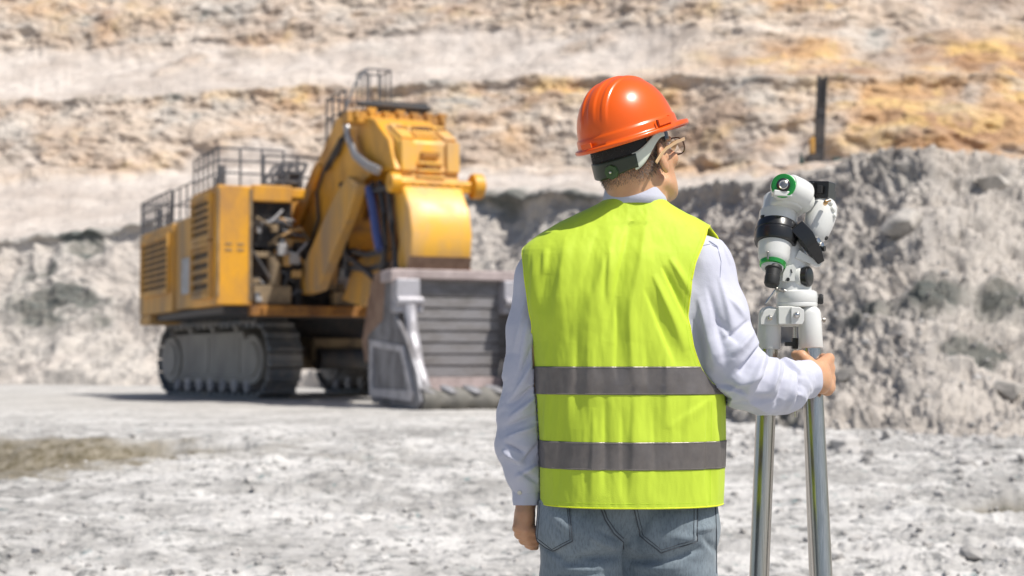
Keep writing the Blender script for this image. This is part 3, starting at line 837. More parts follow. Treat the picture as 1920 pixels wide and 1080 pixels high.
# boom cylinders, link arms, hoses
def ram(a_, b_, s_, r1, name, mat, parent=ex):
    p = EXs(*a_, s_); q = EXs(*b_, s_); mb = MB(); A, B = E(s_, *p), E(s_, *q)
    mb.cyl(A, A + (B - A) * .72, r1); mb.cyl(A + (B - A) * .72, B, r1 * .62); mb.cyl(A - X_ * (r1 + .05), A + X_ * (r1 + .05), r1 * 1.1)
    return mb.build(name, mat, parent)
mb = MB(); side_prism(mb, pp([(548, 548), (566, 553), (592, 545), (650, 405), (668, 345), (650, 330), (628, 362), (556, 520)], -1.35), -1.35, -.98); mb.build('boom_cylinder', M['yellow_dusty'], ex, .08)
mb = MB(); side_prism(mb, pp([(548, 548), (566, 553), (592, 545), (650, 405), (668, 345), (650, 330), (628, 362), (556, 520)], -1.35), 1.0, 1.4); mb.build('boom_cylinder', M['yellow_dusty'], ex, .08)
mb = MB(); side_prism(mb, pp([(640, 562), (676, 575), (712, 520), (725, 470), (700, 462), (665, 490)], -.4), -.4, .3); mb.build('bucket_link', M['yellow_dusty'], ex, .06)
mb = MB(); side_prism(mb, pp([(650, 385), (712, 345), (735, 350), (750, 400), (735, 470), (745, 540), (725, 570), (712, 480), (700, 400), (668, 420)], -.2), -.2, .5); mb.build('stick_link', M['rust'], ex, .05)
mb = MB(); 
for s_, pts in ((-.95, ((640, 345), (655, 400), (648, 450), (650, 520))), (-.95, ((700, 345), (660, 390), (645, 430), (652, 480), (700, 520))), (-.85, ((712, 340), (720, 400), (722, 460), (716, 520))), (-.9, ((655, 370), (690, 360), (735, 350))), (-.85, ((728, 350), (735, 420), (742, 500), (730, 560))), (-.8, ((655, 470), (690, 478), (722, 470))), (-.8, ((640, 500), (690, 505), (725, 495)))):
    mb.tube([E(s_, *EXs(a_, b_, s_)) for a_, b_ in pts], .085, 8)
mb.build('hydraulic_hose', M['dark'], ex)
mb = MB(); mb.tube([E(-1.0, *EXs(a_, b_, -1.0)) for a_, b_ in ((692, 352), (700, 395), (706, 440), (712, 468))], .12, 10); mb.build('blue_hydraulic_hose', M['hose'], ex)

# bucket
bk_s0, bk_s1 = -1.1, 2.55
def bmat(n): return M[n]
zt = 3.35
mb = MB(); side_prism(mb, [(6.35, .5), (6.55, .12), (8.9, .03), (9.05, .14), (6.95, .42), (6.85, .9), (7.0, zt), (6.55, zt), (6.35, 2.0)], bk_s0 + .12, bk_s1 - .12)
bucket = mb.build('bucket', M['bucketin'], ex, .02)
mb = MB()
for k in range(8):
    z = .95 + k * .3; t0 = 6.88 + .07 * (k / 8.)
    mb.box(E((bk_s0 + bk_s1) / 2, t0 + .03, z), (bk_s1 - bk_s0 - 1.2, .10, .285), Matrix.Rotation(R(-5), 3, 'X'))
mb.build('bucket_wear_plate', M['bucketin'], bucket, .02)
mb = MB(); mb.box2(E(bk_s0 + .6, 7.9, .32), E(bk_s1 - .6, 6.95, .5)); mb.box2(E(bk_s0 + .6, 7.15, .48), E(bk_s1 - .6, 6.95, .8)); mb.build('bucket_floor', M['pinksteel'], bucket, .02)
mb = MB(); mb.box2(E(bk_s0 - .05, 7.25, zt - .02), E(bk_s1 + .05, 6.5, zt + .24)); mb.box2(E(bk_s0 - .12, 7.3, zt - .1), E(bk_s0 + .3, 6.45, zt + .2)); mb.build('bucket_top_rim', M['pinksteel'], bucket, .04)
sidep = [(5.1, 1.9), (5.15, .7), (5.5, .12), (8.85, .0), (9.1, .22), (8.85, .9), (8.1, 1.75), (7.7, 2.05), (7.35, 2.3), (7.2, zt - .05), (6.5, zt - .05), (6.35, 2.3)]
for s_ in (bk_s0, bk_s1 - .14):
    mb = MB(); side_prism(mb, sidep, s_, s_ + .14); sw = mb.build('bucket_side', M['greysteel'], bucket, .03)
    mb = MB()
    o_ = s_ - .05 if s_ < 0 else s_ + .12
    side_prism(mb, [(5.4, .3), (8.6, .22), (8.75, .45), (8.0, 1.6), (5.4, 1.8), (5.4, 1.62), (7.8, 1.45), (8.4, .5), (5.65, .5), (5.65, 1.66), (5.4, 1.7)], o_, o_ + .07)
    mb.build('side_wear_bar', M['lightsteel'], sw, .01)
    c_ = s_ + (.32 if s_ < 0 else -.18)
    mb = MB(); mb.box2(E(c_ - .33, 7.42, 2.55), E(c_ + .33, 7.0, zt - .02)); mb.box2(E(c_ - .38, 7.5, 2.45), E(c_ + .38, 7.1, 2.68)); mb.cyl(E(c_ - .36, 7.5, 2.75), E(c_ + .36, 7.5, 2.75), .13)
    mb.build('bucket_lug', M['lightsteel'], bucket, .04)
    mb = MB(); mb.tube([E(c_, 7.45, 2.6), E(c_ + .02, 7.6, 2.2), E(c_ - .02, 7.75, 1.8), E(c_ + .02, 8.1, 1.1), E(c_ + .1, 8.5, .45)], [.2, .15, .2, .15, .14], 10); mb.build('clam_cylinder', M['lightsteel'], bucket)
mb = MB(); mb.rev(E(bk_s0 + .1, 8.9, .27), (1, 0, 0), [(d_ * .05, .27 + .045 * math.sin(d_ * .05 * 8.3)) for d_ in range(int((bk_s1 - bk_s0 - .2) / .05) + 1)], 18)
mb.build('bucket_lip', M['lip'], bucket)
for i in range(6):
    s_ = bk_s0 + .3 + i * (bk_s1 - bk_s0 - .6) / 5
    mb = MB(); mb.ball(E(s_, 8.85, .50), (.30, .34, .085), 20, 10, Matrix.Rotation(R(14), 3, 'Y') @ Matrix.Rotation(R(12), 3, 'X')); mb.build('bucket_tooth', M['toothsteel'], bucket, .07, seg=3)
# brown arm behind the bucket
mb = MB(); side_prism(mb, pp([(704, 515), (722, 505), (736, 560), (730, 620), (716, 680), (690, 680), (684, 640), (694, 575)], -.85), -.95, -.7); side_prism(mb, [(5.6, 2.4), (6.7, 2.2), (6.7, 3.3), (6.2, 3.9), (5.4, 3.9)], -.7, 1.4)
mb.build('bucket_arm', M['brown'], ex, .05)

# undercarriage, slewed a little further than the house
uc = empty('undercarriage', (0, 0, 0)); uc.parent = ex
UC = Vector((-7.1, 55.0, 0)); d_ = UC - EO
uc.location = (d_.dot(EL), -d_.dot(EF), 0); uc.rotation_euler = (0, 0, R(12))
mb = MB(); mb.box2((-2.4, -2.6, .95), (2.4, 2.6, 1.75)); mb.box2((-1.6, -3.0, 1.2), (1.6, 3.0, 2.0)); mb.build('centre_frame', M['tan'], uc, .08)
mb = MB(); mb.cyl((0, -.4, 1.9), (0, -.4, 2.65), 2.1, n=40); mb.cyl((-1.5, -3.1, 1.3), (1.5, -3.1, 1.3), .35); mb.build('slewing_ring', M['dark'], uc)
def track_path(L, h, n, r0):
    """closed loop side profile: (y, z, angle)"""
    r = h / 2; st_ = L - 2 * r; per = 2 * st_ + 2 * math.pi * r; out = []
    for i in range(n):
        d = per * i / n
        if d < st_: out.append((-st_ / 2 + d, 0, 0))
        elif d < st_ + math.pi * r:
            a = (d - st_) / r; out.append((st_ / 2 + r * math.sin(a), r - r * math.cos(a), a))
        elif d < 2 * st_ + math.pi * r: out.append((st_ / 2 - (d - st_ - math.pi * r), h, math.pi))
        else:
            a = math.pi + (d - 2 * st_ - math.pi * r) / r; out.append((-st_ / 2 + r * math.sin(a), r - r * math.cos(a), a))
    return out
def crawler(x):
    tr = empty('crawler_track', (x, 0, 0)); tr.parent = ex; tr.location = uc.location + Matrix.Rotation(R(12), 3, 'Z') @ Vector((x, 0, 0)); tr.rotation_euler = (0, 0, R(12))
    tp_ = track_path(8.7, 2.42, 43, 0)
    mb = MB()
    for (y, z, a) in tp_:
        rot = Matrix.Rotation(a, 3, 'X'); c0 = Vector((0, y, z + .06))
        zc = rot @ Vector((0, 0, 1))
        mb.box(c0, (1.2, .42, .1), rot); mb.box(c0 - zc * .09 + (rot @ Vector((0, .12, 0))), (1.17, .1, .14), rot)
        mb.box(c0 + zc * .1, (.7, .3, .14), rot)
    mb.build('track_belt', M['track'], tr, .02)
    mb = MB(); mb.prism([(-2.5, .5), (3.5, .5), (3.9, .8), (3.9, 1.75), (3.1, 2.15), (-2.3, 2.2), (-2.5, 1.9)], (0, 0, 0), (0, 1, 0), (0, 0, 1), (1, 0, 0), -.52, .52)
    mb.box2((-.56, -3.0, .62), (.56, 3.2, .76)); mb.box2((-.56, .2, .8), (.56, .3, 2.0)); mb.box2((-.555, -2.2, .8), (.555, -2.12, 2.0))
    mb.build('track_frame', M['trackframe'], tr, .06)
    for y in (-3.2, 3.2):
        mb = MB(); mb.cyl((-.62, y, 1.27), (.62, y, 1.27), .8, n=32); mb.cyl((-.68, y, 1.27), (.68, y, 1.27), .55, n=32); mb.build('idler_wheel' if y < 0 else 'drive_sprocket', M['trackframe'], tr, .03)
    for i in range(7):
        y = -2.7 + i * .92; mb = MB(); mb.cyl((-.56, y, .42), (.56, y, .42), .22, n=20); mb.cyl((-.6, y, .42), (.6, y, .42), .09, n=16); mb.build('track_roller', M['lightsteel'], tr, .02)
    for i in range(3):
        y = -1.8 + i * 1.8; mb = MB(); mb.cyl((-.5, y, 2.25), (.5, y, 2.25), .13, n=16); mb.build('carrier_roller', M['trackframe'], tr, .02)
    return tr
tv = Vector((-9.35, 53.4, 0)) - UC; th2 = R(36); Lx = Vector((math.cos(th2), math.sin(th2), 0))
x0 = tv.dot(Lx)
crawler(-3.35); crawler(3.1)

# ---------------------------------------------------------------- drill rig and small equipment on the bench behind
YD = 104.0
def D(px, py): return W(px, py, YD)
c0 = D(1534, 322); zb_ = wall_z(c0.x, YD)
dr = empty('drill_rig', (c0.x, YD, c0.z)); tag(dr, 'distant drill rig with a tall dark mast standing on the bench above the telescope mount', 'drill rig')
k = YD / F
mb = MB(); H_ = 182 * k; lean = -.012
for sx in (-.24, .24):
    for sy in (-.2, .2): mb.beam((sx, sy, .3), (sx + .35, sy, H_), .13, .13)
for i in range(16):
    z = .5 + i * (H_ - .6) / 16; z2 = z + (H_ - .6) / 16; u = z / H_ * .35; u2 = z2 / H_ * .35
    mb.beam((-.24 + u, -.2, z), (.24 + u2, -.2, z2), .07, .07); mb.beam((.24 + u, -.2, z), (.24 + u, .2, z), .1, .1); mb.box((u, 0, z), (.46, .38, .08))
mb.box((.12, 0, H_ * .35), (.5, .5, H_ * .6)); mb.box((.2, -.05, H_ * .62), (.62, .5, .5)); mb.box((.1, -.05, H_ * .3), (.6, .5, .35))
mb.box((.32, 0, H_ * .8), (.36, .3, H_ * .34))
mast = mb.build('mast', M['dark'], dr)
mb = MB(); mb.box((-.40, .0, 1.75), (.26, .8, 1.1)); mb.build('cab', M['yellow_dusty'], dr, .05)
mb = MB(); mb.box((-.35, .1, .75), (.9, 1.2, .7)); mb.build('power_pack', M['dark'], dr, .05)
mb = MB(); mb.box((-.1, .6, .3), (.35, 2.4, .55)); mb.box((.75, .6, .3), (.35, 2.4, .55)); mb.box((.3, .6, .6), (1.0, 1.8, .3)); mb.build('crawler_track', M['dark'], dr, .15)
cc = D(1572, 320); o = MB(); o.box((0, 0, .35), (1.0, .8, .5)); o.box((-.1, 0, .72), (.6, .6, .3)); o.cyl((-.3, -.45, .15), (-.3, .45, .15), .16); o.cyl((.3, -.45, .15), (.3, .45, .15), .16)
gm = paint('dark_green_paint', (.01, .06, .06), (.04, .06, .06), 2)
e = o.build('air_compressor', gm, None, .05); e.location = cc; tag(e, 'small dark green compressor on the bench right of the distant drill rig', 'compressor')
cc = D(1503, 320); o = MB(); o.cyl((0, 0, 0), (0, 0, .85), .2, .14, 10); o.cyl((0, 0, .85), (-.05, 0, 1.2), .1, .07, 8); o.box((0, 0, .05), (.45, .45, .1))
e = o.build('marker_post', gm, None, .02); e.location = cc; tag(e, 'short dark post on the bench left of the distant drill rig', 'post')
# ---------------------------------------------------------------- materials of the foreground
def simple(name, col, rough=.4, metal=0, coat=0, spec=.5, var=None, vs=30, b_=0, bs=200, sss=0):
    m, t, b = newmat(name)
    if var is not None:
        lk(t, mix(t, col, var, ramp(t, noise_n(t, vs, 5, .6, coords(t)), [(.35, 0), (.7, 1)])), b.inputs['Base Color'])
    else: b.inputs['Base Color'].default_value = tuple(col) + (1,)
    b.inputs['Roughness'].default_value = rough; b.inputs['Metallic'].default_value = metal
    b.inputs['Coat Weight'].default_value = coat; b.inputs['Specular IOR Level'].default_value = spec
    if sss:
        b.inputs['Subsurface Weight'].default_value = sss; b.inputs['Subsurface Radius'].default_value = (1, .35, .2); b.inputs['Subsurface Scale'].default_value = .006
    if b_: bump(t, b, noise_n(t, bs, 4, .6, coords(t)), .6, b_)
    return m
M['white'] = simple('white_enamel', (.70, .705, .68), .28, 0, .3, var=(.64, .645, .62), vs=8)
M['whiteb'] = simple('white_enamel_cast', (.66, .67, .63), .35, 0, .2, b_=.0004, bs=900)
M['black'] = simple('black_anodised', (.012, .012, .013), .3, 0, .2)
M['blackrubber'] = simple('black_rubber', (.018, .018, .018), .55, b_=.0003, bs=700)
M['green'] = simple('green_anodised', (.05, .42, .08), .22, .75, .3)
M['steel'] = simple('polished_steel', (.62, .6, .57), .22, 1)
M['bolt'] = simple('bolt_steel', (.35, .33, .3), .35, 1)
M['brass'] = simple('brass', (.6, .36, .15), .3, 1)
m, t, b = newmat('brushed_steel_tube')
v = coords(t, (1, 1, .02)); n_ = noise_n(t, 420, 4, .6, v)
lk(t, ramp(t, n_, [(.3, (.46, .43, .40)), (.7, (.62, .59, .56))]), b.inputs['Base Color']); b.inputs['Metallic'].default_value = 1
rr = nd(t, 'ShaderNodeMapRange'); rr.inputs[3].default_value = .16; rr.inputs[4].default_value = .30; lk(t, n_, rr.inputs[0]); lk(t, rr.outputs[0], b.inputs['Roughness'])
bump(t, b, n_, .25, .0004)
M['tube'] = m

# ---------------------------------------------------------------- telescope mount on its steel tripod
YT = 3.71; U = YT / F
def T(px, py, dy=0): return W(px, py, YT + dy)
tm = empty('telescope_mount', (T(1483, 600).x, YT, 0))
tag(tm, 'white telescope mount with green rings on a brushed steel tripod, gripped by the man', 'telescope mount')
_o = Vector(tm.location)
class MT(MB):
    def build(s, name, mat, parent=None, **k):
        if parent is None: parent = tm
        s.v = [v - _o for v in s.v]          # parts are children of the empty at the base
        return MB.build(s, name, mat, parent, **k)
legs = []
def leg(top, az, tau, zt_):
    d = Vector((math.cos(az) * tau, math.sin(az) * tau, -1)).normalized()
    L = top.z / -d.z; foot = top + d * (L - .03)
    mb = MT(); mb.rev(top + d * .03, d, [(0, .0215), (.02, .0235), (L - .42, .0235), (L - .415, .025), (L - .39, .025), (L - .388, .019), (L - .06, .019)], 36)
    lg = mb.build('leg', M['tube'])
    mb = MT(); mb.rev(top + d * (L - .07), d, [(0, .021), (.03, .021), (.065, .004)], 20); mb.build('foot', M['blackrubber'], lg)
    mb = MT()
    mb.rev(top - d * .058, d, [(0, .006), (.004, .018), (.012, .025), (.02, .0275), (.1, .0285), (.102, .0275), (.103, .02)], 32)
    mb.build('leg_sleeve', M['white'], lg, sharp=30)
    return lg, d
YF = 3.69
topR = W(1519, 618, YF); topL = W(1442, 620, YT); topB = W(1519, 618, YT + .09)
lR, dR = leg(topR, R(-50), .052, 0); lL, dL = leg(topL, R(180), .048, 0); lB, dB = leg(topB, R(50), .052, 0)
# clevis lugs of the hub
def lug(px, py, dy, r, th, name='hub_lug', n=Vector((0, 1, 0)), pw=0):
    mb = MT(); c = T(px, py, dy); mb.rev(c, n, [(-th / 2, r * .93), (-th / 2 + .0015, r), (th / 2 - .0015, r), (th / 2, r * .93)], 28)
    return mb
mb = MT()
# hub body below the azimuth collar
c = T(1487, 612); mb.rev(c, (0, 0, 1), [(0, .030), (.002, .0335), (.040, .0345), (.043, .033)], 40)
mb.box(T(1476, 592, -.022), (.052, .05, .044)); mb.box(T(1458, 594), (.05, .034, .044)); mb.box(T(1512, 592, .03), (.03, .05, .042)); mb.box(T(1512, 592, -.02), (.022, .03, .036))
hub = mb.build('tripod_hub', M['whiteb'], bevel=.003)
for dy in (-.03, .03):
    mb = MT(); a = T(1443, 596, dy); mb.prism([(-.022, -.016), (.028, -.018), (.028, .020), (-.006, .022), (-.018, .014), (-.022, .004)], a, (1, 0, 0), (0, 0, 1), (0, 1, 0), -.0035, .0035); mb.build('hub_lug', M['white'], hub, bevel=.0015)
mb = MT(); a = T(1494, 594, -.052); mb.prism([(-.014, -.018), (.012, -.018), (.017, -.008), (.017, .016), (.006, .023), (-.014, .023)], a, (1, 0, 0), (0, 0, 1), (0, 1, 0), -.004, .004)
mb.build('hub_lug', M['white'], hub, bevel=.0015)
for (px, py, dy) in ((1443, 596, -.036), (1494, 591, -.058)):
    mb = MT(); mb.rev(T(px, py, dy), (0, -1, 0), [(-.004, .008), (.001, .008), (.001, .006), (.007, .0055), (.008, .004)], 6 if px < 1450 else 12); mb.build('bolt', M['steel'], hub)
mb = MT(); mb.rev(T(1538, 600), (1, -.1, 0), [(-.01, .003), (.006, .003), (.006, .006), (.012, .0055)], 10); mb.beam(T(1540, 600), T(1536, 609), .003, .005); mb.build('side_bolt', M['bolt'], hub)
# threaded rod, black clamp, spreader boss
mb = MT(); mb.cyl(T(1490, 610, .01), T(1492, 782, .01), .0042, n=14); rod = mb.build('threaded_rod', M['steel'])
mb = MT(); mb.box(T(1490, 644, .01), (.014, .016, .026)); mb.box(T(1480, 645, .005), (.022, .012, .010)); mb.build('rod_clamp', M['black'], rod, bevel=.001)
mb = MT(); mb.cyl(T(1492, 752, .01), T(1492, 760, .01), .013, n=16); mb.build('rod_nut', M['black'], rod, bevel=.001)
mb = MT(); mb.cyl(T(1490, 758, .01), T(1490, 765, .01), .017, n=20)
for dgr in (180, 50, -50):
    a = T(1492, 760, .01); mb.beam(a, a + Vector((math.cos(R(dgr)) * .04, math.sin(R(dgr)) * .04, 0)), .008, .004)
mb.build('spreader', M['white'], rod)
# azimuth collar and fork body
mb = MT(); c = T(1494, 577); mb.rev(c, (0, 0, 1), [(0, .040), (.003, .0485), (.010, .0495), (.012, .0485), (.014, .0495), (.030, .0495), (.038, .047), (.042, .040)], 48)
az_ = mb.build('azimuth_collar', M['white'])
mb = MT(); c = T(1487, 548); 
mb.rev(c, (.02, 0, 1), [(0, .045), (.012, .0435), (.040, .042), (.062, .040), (.085, .036), (.104, .028), (.112, .012)], 44, sx=.85)
mb.rev(T(1487, 532, .005), (T(1472, 448, .01) - T(1487, 532, .005)), [(0, .036), (.03, .039), (.07, .041), (.1, .038)], 40)
fork = mb.build('fork_body', M['white'])
mb = MT()
n0 = Vector((.84, -.54, 0)).normalized(); c = T(1505, 519, -.020)
mb.rev(c - n0 * .012, n0, [(0, .0290), (.012, .0290), (.0145, .0275)], 36); mb.build('side_plate', M['whiteb'], fork)
mb = MT(); mb.rev(c - n0 * .004 + Vector((.001, 0, 0)), n0, [(0, .0245), (.0195, .0245), (.022, .022), (.0225, .02)], 36, sx=1); mb.build('side_cap', M['black'], fork)
# left bracket with altitude bolt
mb = MT(); mb.prism([(-.016, -.016), (.016, -.016), (.018, .012), (.010, .024), (-.006, .020), (-.014, .004)], T(1478, 515, -.03), (1, 0, 0), (0, 0, 1), (0, 1, 0), -.01, .006); mb.build('bracket', M['whiteb'], fork, bevel=.001)
mb = MT(); mb.rev(T(1477, 524, -.041), (0, -1, 0), [(0, .0045), (.004, .0045)], 12); mb.cyl(T(1483, 505, -.04), T(1485, 512, -.042), .0015); mb.build('bracket_screw', M['black'], fork)
mb = MT(); mb.cyl(T(1455, 542, -.03), T(1475, 546, -.03), .0038); mb.ball(T(1456, 542, -.032), .005); fl = mb.build('lever', M['bolt'])
mb = MT(); mb.beam(T(1454, 544, -.032), T(1436, 569, -.04), .006, .003); mb.build('lever_arm', M['steel'], fl)
mb = MT(); mb.cyl(T(1518, 560), T(1535, 561), .005); kn_ = mb.build('azimuth_screw', M['bolt'])
mb = MT(); mb.rev(T(1531, 561), (1, -.25, 0), [(0, .009), (.002, .0125), (.006, .0115), (.008, .0125), (.013, .0125), (.016, .010)], 28); mb.build('azimuth_knob', M['blackrubber'], kn_)
# polar axis body
A = Vector((.17, .36, .90)).normalized()
pB = T(1449, 494, -.035)                       # at the green ring
r = U
mb = MT()
mb.rev(pB, A, [(0, 22 * r), (3 * r, 25 * r), (12 * r, 29 * r), (45 * r, 33 * r), (64 * r, 35.5 * r), (70 * r, 36 * r), (104 * r, 36 * r), (108 * r, 33 * r), (135 * r, 32 * r), (140 * r, 29 * r), (141 * r, 10 * r)], 56)
ra = mb.build('polar_axis_housing', M['white'])
mb = MT(); mb.rev(pB + A * 38 * r, A, [(0, 34 * r), (1 * r, 37.5 * r), (6 * r, 39.5 * r), (22 * r, 40 * r), (23 * r, 38.8 * r), (26 * r, 38.8 * r), (27 * r, 40 * r), (38 * r, 39 * r), (44 * r, 37 * r), (45 * r, 34 * r)], 64)
band = mb.build('black_ring', M['black'], sharp=25)
# strap running from the ring down to the lower right
mb = MT()
pl = [T(1490, 424, -.02), T(1510, 444, -.034), (T(1530, 476, -.036)), T(1539, 493, -.032)]
wd = [20, 19, 14, 9]; th_ = [34, 26, 20, 14]
vs_ = []; fs_ = []
for i, p in enumerate(pl):
    dd = (pl[min(i + 1, 3)] - pl[max(i - 1, 0)]).normalized(); sd_ = Vector((0, 1, 0)); up_ = dd.cross(sd_).normalized()
    for (a_, b_) in ((-1, -1), (1, -1), (1, 1), (-1, 1)): vs_.append(p + up_ * a_ * wd[i] * r * .75 + sd_ * b_ * th_[i] * r * .6)
for i in range(3):
    for k_ in range(4): fs_.append([i * 4 + k_, i * 4 + (k_ + 1) % 4, i * 4 + 4 + (k_ + 1) % 4, i * 4 + 4 + k_])
fs_ += [[3, 2, 1, 0], [12, 13, 14, 15]]
mb.add(vs_, fs_); mb.build('ring_arm', M['black'], band, bevel=.003, seg=3)
mb = MT(); mb.prism([(-.03, -.008), (.026, -.03), (.034, -.022), (-.02, .012)], T(1513, 478, -.025), (1, 0, 0), (0, 0, 1), (0, 1, 0), -.012, .016); mb.build('arm_rest', M['white'], band, bevel=.002)
mb = MT(); mb.box(T(1431, 412, -.01), (.012, .02, .022)); mb.cyl(T(1428, 418, -.02), T(1428, 445, -.02), .005); mb.build('ring_clamp', M['blackrubber'], band, bevel=.002)
mb = MT()
for (px, py, q_) in ((1533, 452, .008), (1540, 460, .007), (1536, 470, .006), (1538, 478, .004), (1529, 458, .005)): mb.rev(T(px, py, -.03), (.7, -.7, .2), [(-.01, q_), (.004, q_), (.005, q_ * .6)], 10)
mb.build('fine_adjust_screw', M['steel'], band)
mb = MT(); mb.rev(T(1541, 466, -.03), (.8, -.5, -.1), [(-.006, .007), (.008, .007)], 10); mb.build('small_knob', M['black'], band)
# lower green ring, polar scope eyepiece
mb = MT(); mb.rev(pB - A * 7 * r, A, [(0, 22 * r), (1 * r, 24 * r), (8 * r, 25 * r), (9 * r, 23 * r)], 56); mb.build('green_ring', M['green'], ra)
mb = MT(); mb.rev(pB - A * 14 * r, A, [(0, 15 * r), (2 * r, 20 * r), (8 * r, 21 * r)], 40); mb.build('scope_collar', M['white'], ra)
pE = T(1451, 500, -.045); AE = (T(1446, 538, -.065) - pE).normalized()
mb = MT(); mb.rev(pE - AE * 3 * r, AE, [(0, 14 * r), (4 * r, 16 * r), (9 * r, 16 * r), (11 * r, 14 * r), (24 * r, 13.5 * r), (25 * r, 14.5 * r), (38 * r, 14 * r), (42 * r, 12 * r), (43 * r, 9 * r)], 40); mb.build('eyepiece', M['blackrubber'], ra)
mb = MT(); mb.cyl(T(1440, 473, -.065), T(1440, 486, -.068), .0024); mb.ball(T(1439.5, 473, -.065), .0035, 10, 8); mb.build('thumb_screw', M['bolt'], ra)
# declination housing
Dx = Vector((.66, .66, -.34)).normalized()
pC = T(1469, 348, -.055); nC = Vector((-.22, -.95, .16)).normalized()
mb = MT(); mb.rev(pC - nC * .055, nC, [(0, 20 * r), (.01, 25 * r), (.046, 25 * r), (.052, 22 * r)], 44)
mb.rev(T(1478, 352, -.035), (.72, .55, -.36), [(-.006, 24 * r), (0, 27 * r), (.03, 30 * r), (.05, 30 * r), (.056, 26 * r)], 40); mb.box(T(1466, 364, -.046), (.044, .036, .014), Matrix.Rotation(R(6), 3, 'Y')); mb.rev(T(1474, 396, -.01), A, [(0, 30 * r), (.004, 33 * r), (.03, 33 * r), (.036, 30 * r)], 44)
dec = mb.build('declination_housing', M['white'], bevel=.005, seg=3)
mb = MT(); mb.rev(pC - nC * .006, nC, [(0, 21 * r), (.001, 23 * r), (.008, 22.5 * r), (.0095, 20 * r), (.0085, 13 * r), (.0085, 12 * r)], 56); mb.build('green_cap_ring', M['green'], dec)
mb = MT(); mb.rev(pC, nC, [(0, 12.5 * r), (.008, 12.5 * r), (.009, 11 * r), (.0075, 9 * r)], 40); mb.build('cap_black', M['black'], dec)
mb = MT(); mb.rev(pC + nC * .006, nC, [(0, 9 * r), (.004, 9 * r), (.005, 7.5 * r), (.0035, 6 * r)], 36); mb.build('cap_bearing', M['steel'], dec)
mb = MT(); mb.rev(pC + nC * .008, nC, [(0, 5 * r), (.0025, 5 * r), (.003, 3 * r)], 20); mb.build('cap_core', M['bolt'], dec)
mb = MT(); mb.rev(T(1497, 372, -.02), Dx, [(0, 20 * r), (.012, 24 * r), (.028, 22 * r), (.03, 18 * r)], 40); mb.build('neck_ring', M['whiteb'], dec)
# motor cover dome
Ad = Vector((.30, .25, .85)).normalized()
pM = T(1524, 454, -.005)
mb = MT(); mb.rev(pM, Ad, [(0, 8 * r), (2 * r, 14 * r), (8 * r, 20 * r), (26 * r, 26 * r), (46 * r, 29 * r), (66 * r, 29 * r), (80 * r, 26 * r), (88 * r, 20 * r), (91 * r, 8 * r)], 48)
mot = mb.build('motor_cover', M['white'], sharp=60)
mb = MT(); 
for (px, py, q_) in ((1560, 392, 7), (1563, 405, 5), (1556, 381, 6)): mb.rev(T(px, py, -.01), (.8, -.3, .3), [(-.01, q_ * r), (.004, q_ * r), (.007, q_ * .6 * r)], 14)
mb.build('cover_lug', M['whiteb'], mot, bevel=.001)
mb = MT(); mb.rev(T(1548, 380, -.040), (-.1, -1, .1), [(-.012, .0055), (.003, .0055), (.004, .004)], 14); mb.cyl(T(1550, 378, -.043), T(1558, 376, -.047), .0018); mb.build('brass_connector', M['brass'], mot)
mb = MT(); mb.rev(T(1548, 446, -.01), (.6, -.6, -.4), [(-.008, .0045), (.002, .0058), (.004, .005)], 14); mb.build('small_knob', M['blackrubber'], mot)
# black dovetail saddle
mb = MT(); rb = Matrix.Rotation(R(-28), 3, 'Z') @ Matrix.Rotation(R(4), 3, 'Y')
mb.box(T(1541, 357, .02), (.050, .058, .040), rb); mb.box(T(1549, 368, .03), (.034, .05, .030), rb); mb.box(T(1522, 354, .01), (.022, .05, .028), rb)
sad = mb.build('saddle', M['black'], bevel=.002)
mb = MT(); mb.box(T(1538, 355, -.018), (.010, .014, .018), rb); mb.rev(T(1520, 350, -.015), (-.3, -.9, .1), [(0, .006), (.006, .006)], 14); mb.build('saddle_screw', M['blackrubber'], sad, bevel=.001)
# ---------------------------------------------------------------- the man
def cloth(name, c1, c2, scale=6, rough=.8, weave=520, bm_=.0009, sheen=.2, spec=.25, stretch=(1, 1, 1), trans=0, bw=30, bwm=.004):
    m, t, b = newmat(name); v = coords(t, stretch)
    lk(t, mix(t, c1, c2, ramp(t, noise_n(t, scale, 4, .6, v), [(.35, 0), (.65, 1)])), b.inputs['Base Color'])
    b.inputs['Roughness'].default_value = rough; b.inputs['Sheen Weight'].default_value = sheen; b.inputs['Specular IOR Level'].default_value = spec
    n1 = nd(t, 'ShaderNodeBump'); n1.inputs['Strength'].default_value = .5; n1.inputs['Distance'].default_value = bwm; lk(t, noise_n(t, bw, 3, .5, v), n1.inputs['Height'])
    n2 = nd(t, 'ShaderNodeBump'); n2.inputs['Strength'].default_value = .4; n2.inputs['Distance'].default_value = bm_; lk(t, noise_n(t, weave, 2, .5, coords(t)), n2.inputs['Height'])
    lk(t, n1.outputs[0], n2.inputs['Normal']); lk(t, n2.outputs[0], b.inputs['Normal'])
    return m
M['vest'] = cloth('fluorescent_vest_fabric', (.51, .66, .05), (.46, .60, .042), 3, .62, stretch=(1, 1, .3), bw=22, bwm=.0025, sheen=.05)
M['vestpipe'] = cloth('vest_binding', (.70, .80, .02), (.66, .76, .02), 9, .6)
M['stripe'] = simple('grey_reflective_tape', (.15, .135, .13), .38, .5, var=(.20, .18, .17), vs=24, b_=.0002, bs=1500)
M['tapethread'] = simple('tape_thread', (.20, .19, .17), .8)
M['shirt'] = cloth('pale_blue_shirt_cotton', (.53, .54, .63), (.50, .51, .60), 5, .75, bw=26, bwm=.003)
M['button'] = simple('pearl_button', (.7, .66, .55), .2)
M['jeans'] = cloth('washed_blue_grey_denim', (.10, .135, .165), (.20, .245, .28), 7, .85, 900, .0006, bw=16, bwm=.003)
